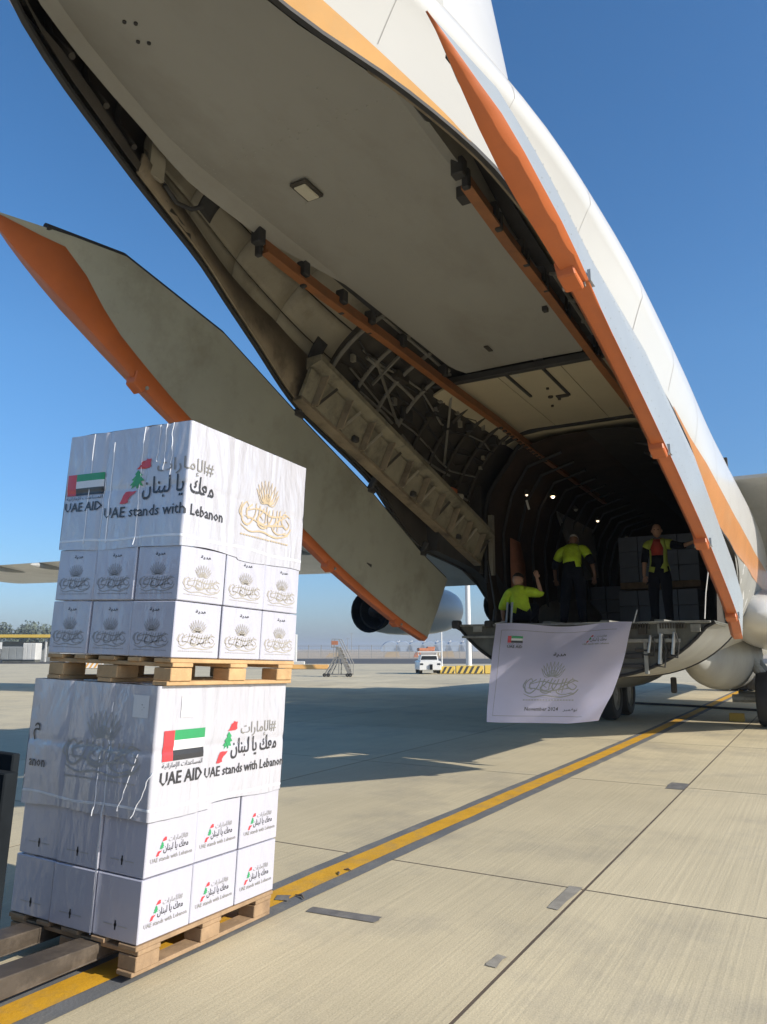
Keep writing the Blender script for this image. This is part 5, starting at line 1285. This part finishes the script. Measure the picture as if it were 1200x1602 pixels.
# local frame of far things: right of the photographer, away from the photographer, up
def far(fwd, lat, turn=0.0):
    m = Matrix.Rotation(YAW - math.pi / 2 + turn, 4, 'Z'); m.translation = place(fwd, lat); return m
def put(o, m): o.matrix_world = m; return o

# perimeter fence
fe = thing('fence', 'long low wire fence with many posts beyond the taxiway', 'fence'); fp = None
for k in range(34):
    x = -30 + 2.15 * k
    if fp is None: mb = MB(); mb.box((0, 0, 1.15), (.10, .10, 2.3)); fp = o = mb.build('post', K['fence'], fe, smooth=0)
    else: o = dup_part(fp)
    o.location = (x, 0, 0)
for z in (.25, 1.2, 2.05, 2.25):
    mb = MB(); mb.box((5.5, 0, z), (72, .035, .04)); mb.build('rail', K['fence'], fe, smooth=0)
mb = MB()
for k in range(230): mb.box((-30 + .31 * k, .04, 1.1), (.014, .014, 2.0))
tag(mb.build('mesh_wire', K['fence'], fe, smooth=0), kind='stuff')
put(fe, far(131, 0)); fe.location.z = -.1
# things standing beyond the fence
rnd = random.Random(11)
for k, (lt, w, h) in enumerate(((-9, 3.2, .9), (1.5, 3.0, 1.1), (6.2, 1.4, 1.0), (11, 4, 1.2))):
    mb = MB(); mb.prism([(-w / 2, 0, 0), (w / 2, 0, 0), (w / 2 * .8, 0, h), (-w / 2 * .55, 0, h * .85)], (0, 1.5, 0)); o = mb.build('earth_mound', K['terracotta'] if k == 2 else K['sand'], None, smooth=0)
    tag(o, ('long sandy mound behind the left of the fence', 'sandy mound behind the fence near the mobile stairs', 'small orange heap behind the fence', 'wide sandy mound behind the fence near the tractor')[k], 'mound'); put(o, far(140, lt))
# membrane roofs far off
for k in range(7):
    cx = 4 + 7.2 * k; t = thing('tent_hall', None, 'hall', group='membrane roofed halls on the horizon')
    t['label'] = 'distant hall with arched blue grey membrane roof, %s from the left' % ['first', 'second', 'third', 'fourth', 'fifth', 'sixth', 'seventh'][k]
    mb = MB(); mb.loft([[(5.6 * math.cos(a), y, 5.4 * math.sin(a) + (0.6 if y else 0)) for a in [math.pi * i / 12 for i in range(13)]] for y in (0, 10)], False); mb.add([(5.6 * math.cos(math.pi * i / 12), -.1, 5.4 * math.sin(math.pi * i / 12)) for i in range(13)], [tuple(range(13))]); mb.build('roof', K['dome_blue'], t, smooth=40)
    mb = MB(); mb.loft([[(3.4 + .2 * i, 1, 6.4 - .9 * i * .6 + .12 * i * i), (3.9 + .25 * i, -.4, 5.6 - .75 * i * .6 + .1 * i * i)] for i in range(6)], False); mb.build('white_ridge', K['dome_white'], t, solid=.3)
    put(t, far(430, cx))
for k, (fw_, lt, h) in enumerate(((300, -12.5, 8.0), (310, -14.5, 6.0), (330, 47, 9))):
    mb = MB(); mb.tube([(0, 0, 0), (0, 0, h)], [.16, .06], 6); mb.rod((-.8, 0, h * .92), (.8, 0, h * .92), .12); o = mb.build('far_mast', K['fence'], None); put(o, far(fw_, lt))
    tag(o, ('taller thin mast on the horizon behind the mobile stairs', 'shorter thin mast on the horizon left of the taller one', 'thin mast on the horizon behind the ramp')[k], 'mast')

# white tow tractor with an orange load
tv = thing('tow_tractor', 'small white tow tractor with orange load parked beyond the shadow', 'tractor')
mb = MB(); mb.prism([(-.70, 0, .22), (.70, 0, .22), (.70, 0, .72), (.60, 0, .80), (-.60, 0, .80), (-.70, 0, .72)], (0, 2.4, 0)); mb.build('body', K['vehicle'], tv, bevel=.03)
mb = MB(); mb.prism([(-.60, .5, .80), (.60, .5, .80), (.52, .5, 1.16), (-.52, .5, 1.16)], (0, 1.1, 0)); cab = mb.build('cab', K['vehicle'], tv, bevel=.02)
mb = MB(); mb.prism([(-.53, .49, .86), (.53, .49, .86), (.47, .49, 1.10), (-.47, .49, 1.10)], (0, .02, 0)); mb.build('windscreen', K['glass'], cab)
mb = MB(); mb.box((0, 1.1, 1.36), (1.5, 1.5, .05)); mb.build('roof_tray', K['vehicle'], tv)
for x in (-.68, .68):
    for y in (.5, 1.7): mb = MB(); mb.box((x, y, 1.25), (.05, .05, .25)); mb.build('tray_post', K['vehicle'], tv)
mb = MB(); mb.box((-.15, 1.0, 1.50), (1.0, 1.1, .20)); mb.box((.2, 1.2, 1.63), (.5, .6, .10)); mb.build('load', K['terracotta'], tv, bevel=.03)
for x in (-.55, .55):
    mb = MB(); mb.box((x, -.01, .60), (.20, .02, .10)); mb.build('headlight', K['glass'], tv)
    for y in (.4, 1.9):
        mb = MB(); mb.lathe([(-.1, .14), (-.1, .25), (.1, .25), (.1, .14)], (x * 1.05, y, .25), (1, 0, 0), 14); mb.build('wheel', K['rubber'], tv)
mb = MB(); mb.box((.05, -.06, .42), (.16, .14, .34)); mb.build('tow_hook', K['mast'], tv)
put(tv, far(48.5, 2.95, .08))

# mobile stairs
ms_ = thing('mobile_stairs', 'grey wheeled boarding steps with handrails standing alone on the far apron', 'steps')
mb = MB()
for y in (-.35, .35):
    mb.rod((-.75, y, .12), (.62, y, .12), .06); mb.rod((-.72, y, .12), (-.10, y, 1.10), .06); mb.rod((-.45, y, .12), (-.05, y, .95), .05); mb.rod((-.05, y, .9), (-.05, y, 1.65), .05); mb.rod((.10, y, .12), (.12, y, 1.4), .05)
mb.build('frame', K['ladder'], ms_, smooth=0)
mb = MB()
for y in (-.35, .35): mb.rod((.72, y, .08), (.02, y, 1.62), .06, .14)
mb.build('stringer', K['ladder'], ms_, smooth=0)
for k in range(7): mb = MB(); mb.box((.67 - .095 * k, 0, .22 + .21 * k), (.20, .68, .03)); mb.build('step', K['ladder'], ms_, smooth=0)
mb = MB(); mb.box((-.14, 0, 1.64), (.44, .74, .05)); mb.build('platform', K['ladder'], ms_, smooth=0)
for y in (-.36, .36):
    mb = MB(); mb.tube([(.80, y, .75), (.10, y, 2.08), (-.30, y, 2.10), (-.32, y, 1.66)], .025, 6); mb.tube([(.80, y, .1), (.80, y, .75)], .02, 6); mb.build('handrail', K['ladder'], ms_)
mb = MB(); mb.box((-.15, -.37, 1.88), (.40, .02, .22)); mb.build('notice_board', K['terracotta'], ms_)
for x in (-.72, -.5, .6, .76):
    mb = MB(); mb.lathe([(-.04, .03), (-.04, .1), (.04, .1), (.04, .03)], (x, -.35, .10), (0, 1, 0), 12); mb.build('wheel', K['rubber'], ms_)
put(ms_, far(43.6, -2.56, -.15))

# striped barrier blocks
def barrier(lab, fwd, lat, w, h, cols, n, group='striped concrete barriers', turn=0.0):
    t = thing('barrier', lab, 'barrier', group=group)
    mb = MB(); mb.prism([(-w / 2, 0, 0), (-w / 2, .5, 0), (-w / 2, .38, h), (-w / 2, .12, h)], (w, 0, 0)); mb.build('block', K[cols[0]], t, smooth=0, bevel=.03)
    for k in range(n):
        x = -w / 2 + w * (k + .25) / n
        mb = MB(); sl_ = .12 / h; a, b = x, x + w / n * .45
        f_ = lambda xx, z: (xx, .12 * z / h - .008, z)
        mb.add([f_(a, .03), f_(b, .03), f_(b + h * .5, h - .03), f_(a + h * .5, h - .03)] if b + h * .5 < w / 2 else [f_(a, .03), f_(min(b, w / 2 - .02), .03), f_(w / 2 - .02, h * .6)], [(0, 1, 2, 3)] if b + h * .5 < w / 2 else [(0, 1, 2)])
        mb.build('stripe', K[cols[1]], t, smooth=0, solid=.012)
    put(t, far(fwd, lat, turn)); return t
barrier('short yellow and black striped barrier just right of the tractor', 48.6, 4.05, .95, .46, ('barrier_yellow', 'barrier_black'), 3)
barrier('yellow and black striped barrier between the thin pole and the lamp post foot', 48.6, 5.45, 1.75, .50, ('barrier_yellow', 'barrier_black'), 5)
barrier('plain yellow barrier partly hidden behind the banner', 48.6, 6.95, 1.1, .52, ('barrier_yellow', 'barrier_yellow'), 0)
barrier('yellow and black striped barrier hidden behind the left of the ramp', 48.8, 8.5, 1.8, .50, ('barrier_yellow', 'barrier_black'), 5)
barrier('faded orange barrier beside the white pillar at the edge of the cartons', 60, -6.0, 3.4, .34, ('barrier_orange', 'barrier_yellow'), 0, 'plain low barriers')
barrier('orange and white striped barrier seen through the gap of the upper pallet', 62, -24.2, 3.0, .66, ('dome_white', 'barrier_orange'), 8)
t = thing('white_pillar', 'white pillar with a block foot right beside the stacked cartons', 'pillar')
mb = MB(); mb.box((0, 0, 1.35), (.30, .3, 2.7)); mb.build('shaft', K['pole'], t, bevel=.02); mb = MB(); mb.box((.25, 0, .28), (1.1, .6, .56)); mb.build('foot', K['container'], t, bevel=.04); put(t, far(62, -7.15))
def pole(lab, fwd, lat, r, h, arm):
    t = thing('lamp_post' if arm else 'pole', lab, 'lamp post' if arm else 'pole')
    mb = MB(); mb.tube([(0, 0, 0), (0, 0, h)], [r, r * .6], 14); mb.build('shaft', K['pole'], t)
    mb = MB(); mb.lathe([(0, r * 2.2), (.25, r * 2.2), (.3, r * 1.15), (.5, r * 1.05)], (0, 0, 0), (0, 0, 1), 14); mb.build('foot', K['pole'], t)
    if arm:
        for s in (-1, 1): mb = MB(); mb.box((s * 1.0, 0, h), (.8, .5, .3)); mb.build('floodlight', K['flap'], t, bevel=.03)
        mb = MB(); mb.box((0, 0, h - .1), (2.4, .12, .12)); mb.build('cross_arm', K['pole'], t)
    put(t, far(fwd, lat)); return t
pole('tall white lamp post rising behind the open port side of the ramp', 54.2, 6.02, .21, 17, True)
pole('thin white pole beside the tow tractor, reaching up to the engine', 57.5, 4.36, .065, 4.2, False)

# left edge: yellow roofed shelter, units, sign
t = thing('shelter', 'long shelter with a yellow roof beam at the far left', 'shelter')
mb = MB(); mb.box((-9, 1.5, 3.05), (27.6, 3.2, .38)); mb.build('roof_beam', K['barrier_yellow'], t, bevel=.03)
for x in (-22, -15.5, -9, -2.5, 3.8): mb = MB(); mb.box((x, .4, 1.43), (.18, .18, 2.86)); mb.build('post', K['container'], t)
mb = MB(); mb.box((-9, 2.9, 1.2), (27, .1, 2.4)); mb.build('back_wall', K['grey_unit'], t)
put(t, far(92, -44.5))
for lab, x, w, d, z0, h, m in (('dark grey cabinet under the yellow roofed shelter', -42.2, 2.6, 1.5, .3, 1.5, 'grey_unit'), ('white ribbed container under the right end of the shelter', -40.3, 1.5, 1.5, .3, 1.9, 'container'), ('small white block standing left of the grey cabinet', -44.4, .9, .9, 0, 1.2, 'pole')):
    o = thing('cabinet', lab, 'cabinet'); mb = MB(); mb.box((0, 0, z0 + h / 2), (w, d, h)); mb.build('body', K[m], o, bevel=.04)
    for k in range(3): mb = MB(); mb.box((-w / 2 + w * (k + .5) / 3, -d / 2 - .01, z0 + h / 2), (w / 3 - .08, .04, h - .2)); mb.build('door_leaf', K[m], o, bevel=.01)
    mb = MB(); mb.box((0, 0, z0 / 2 + .02), (w * .9, d * .8, z0 + .02)); mb.build('plinth', K['ramp_face'], o); put(o, far(88, x))
t = thing('sign_board', 'small yellow sign with dark mark on a white board at the far left', 'sign')
mb = MB(); mb.box((0, 0, 1.9), (1.7, .08, .75)); mb.build('board', K['pole'], t); mb = MB(); mb.box((.1, -.06, 1.9), (.75, .05, .7)); mb.build('yellow_face', K['barrier_yellow'], t); mb = MB(); mb.box((.15, -.10, 2.0), (.3, .03, .14)); mb.box((.25, -.10, 1.82), (.1, .03, .3)); mb.build('mark', K['barrier_black'], t)
for x in (-.7, .7): mb = MB(); mb.box((x, .05, .9), (.08, .08, 1.8)); mb.build('post', K['ladder'], t)
put(t, far(86, -43.7))
# kerb line and low white wall further left
mb = MB(); mb.box((-6, 0, .45), (40, .3, .9)); o = mb.build('low_wall', K['container'], None, smooth=0); tag(o, 'low pale wall in front of the trees at the far left', 'wall'); put(o, far(150, -72))

# trees at the left horizon
def tree(lab, fwd, lat, h, w, seed):
    t = thing('tree', lab, 'tree', group='trees along the left horizon'); rn = random.Random(seed)
    mb = MB(); mb.tube([(0, 0, 0), (.1, 0, h * .3), (0, .1, h * .6)], [.28, .2, .1], 7)
    for k in range(5): a = rn.uniform(0, 6.28); mb.tube([(0, 0, h * (.25 + .06 * k)), (math.cos(a) * w * .3, math.sin(a) * w * .3, h * (.5 + .07 * k))], [.11, .04], 5)
    mb.build('trunk', K['bark'], t)
    mb = MB(); cl = [(rn.uniform(-.36, .36) * w, rn.uniform(-.36, .36) * w, h * rn.uniform(.38, .9), rn.uniform(.14, .26) * w) for _ in range(13)]
    for _ in range(1100):
        cx, cy, cz, cr = rn.choice(cl); d = Vector((rn.gauss(0, 1), rn.gauss(0, 1), rn.gauss(0, .8))).normalized() * cr * rn.uniform(.5, 1.08); p = Vector((cx, cy, cz)) + d
        p.z = max(p.z, h * .18); s_ = rn.uniform(.22, .5); a = Vector((rn.gauss(0, 1), rn.gauss(0, 1), rn.gauss(0, 1))).normalized() * s_; b = a.cross(Vector((rn.gauss(0, 1), rn.gauss(0, 1), rn.gauss(0, 1)))).normalized() * s_ * .6
        mb.add([p - a, p + b, p + a, p - b], [(0, 1, 2, 3)])
    mb.build('crown', K['leaf'], t, smooth=0); put(t, far(fwd, lat)); return t
TL_ = ['tree at the very left edge above the shelter', 'broad tree second from the left edge above the shelter', 'lower tree above the middle of the yellow roof beam', 'tall tree nearest to the cartons at the left', 'tree hidden behind the cartons left of the white pillar', 'small tree at the left end of the row', 'dusty tree in the second row above the shelter', 'dusty tree in the second row close to the cartons']
for k, (fw_, lt, h, w) in enumerate(((200, -103, 9.5, 9), (204, -97, 8.6, 9), (198, -92, 7.6, 8), (205, -86.5, 9.2, 9), (202, -79, 8.2, 8), (206, -111, 8.5, 8), (226, -106, 11, 10), (224, -96, 10.5, 10))):
    tree(TL_[k], fw_, lt, h * .86, w, k)
# low rise on the left horizon
mb = MB(); n = 30
mb.loft([[(-160 + 260 * k / n, y, z * (math.sin(math.pi * k / n) ** .7) * (1 + .06 * math.sin(k * 1.7))) for k in range(n + 1)] for y, z in ((0, 0), (120, 13), (260, 18), (420, 0))], False)
o = mb.build('hills', K['hill'], None, smooth=80); tag(o, kind='structure'); put(o, far(520, -330))
o.location.z = -1

# ------------------------------------------------------------------ the air
hm = bpy.data.materials.new('haze'); hm.use_nodes = True; hn = hm.node_tree.nodes; hl = hm.node_tree.links
hn.remove(hn['Principled BSDF']); pv = hn.new('ShaderNodeVolumePrincipled'); pv.inputs['Color'].default_value = (0.80, 0.86, 0.93, 1); pv.inputs['Density'].default_value = 0.0007; pv.inputs['Anisotropy'].default_value = 0.2
hl.new(pv.outputs[0], hn['Material Output'].inputs['Volume'])
mb = MB(); mb.box((700, 400, 10.5), (3400, 4000, 23.4)); tag(mb.build('haze', hm, None, smooth=0), kind='stuff')
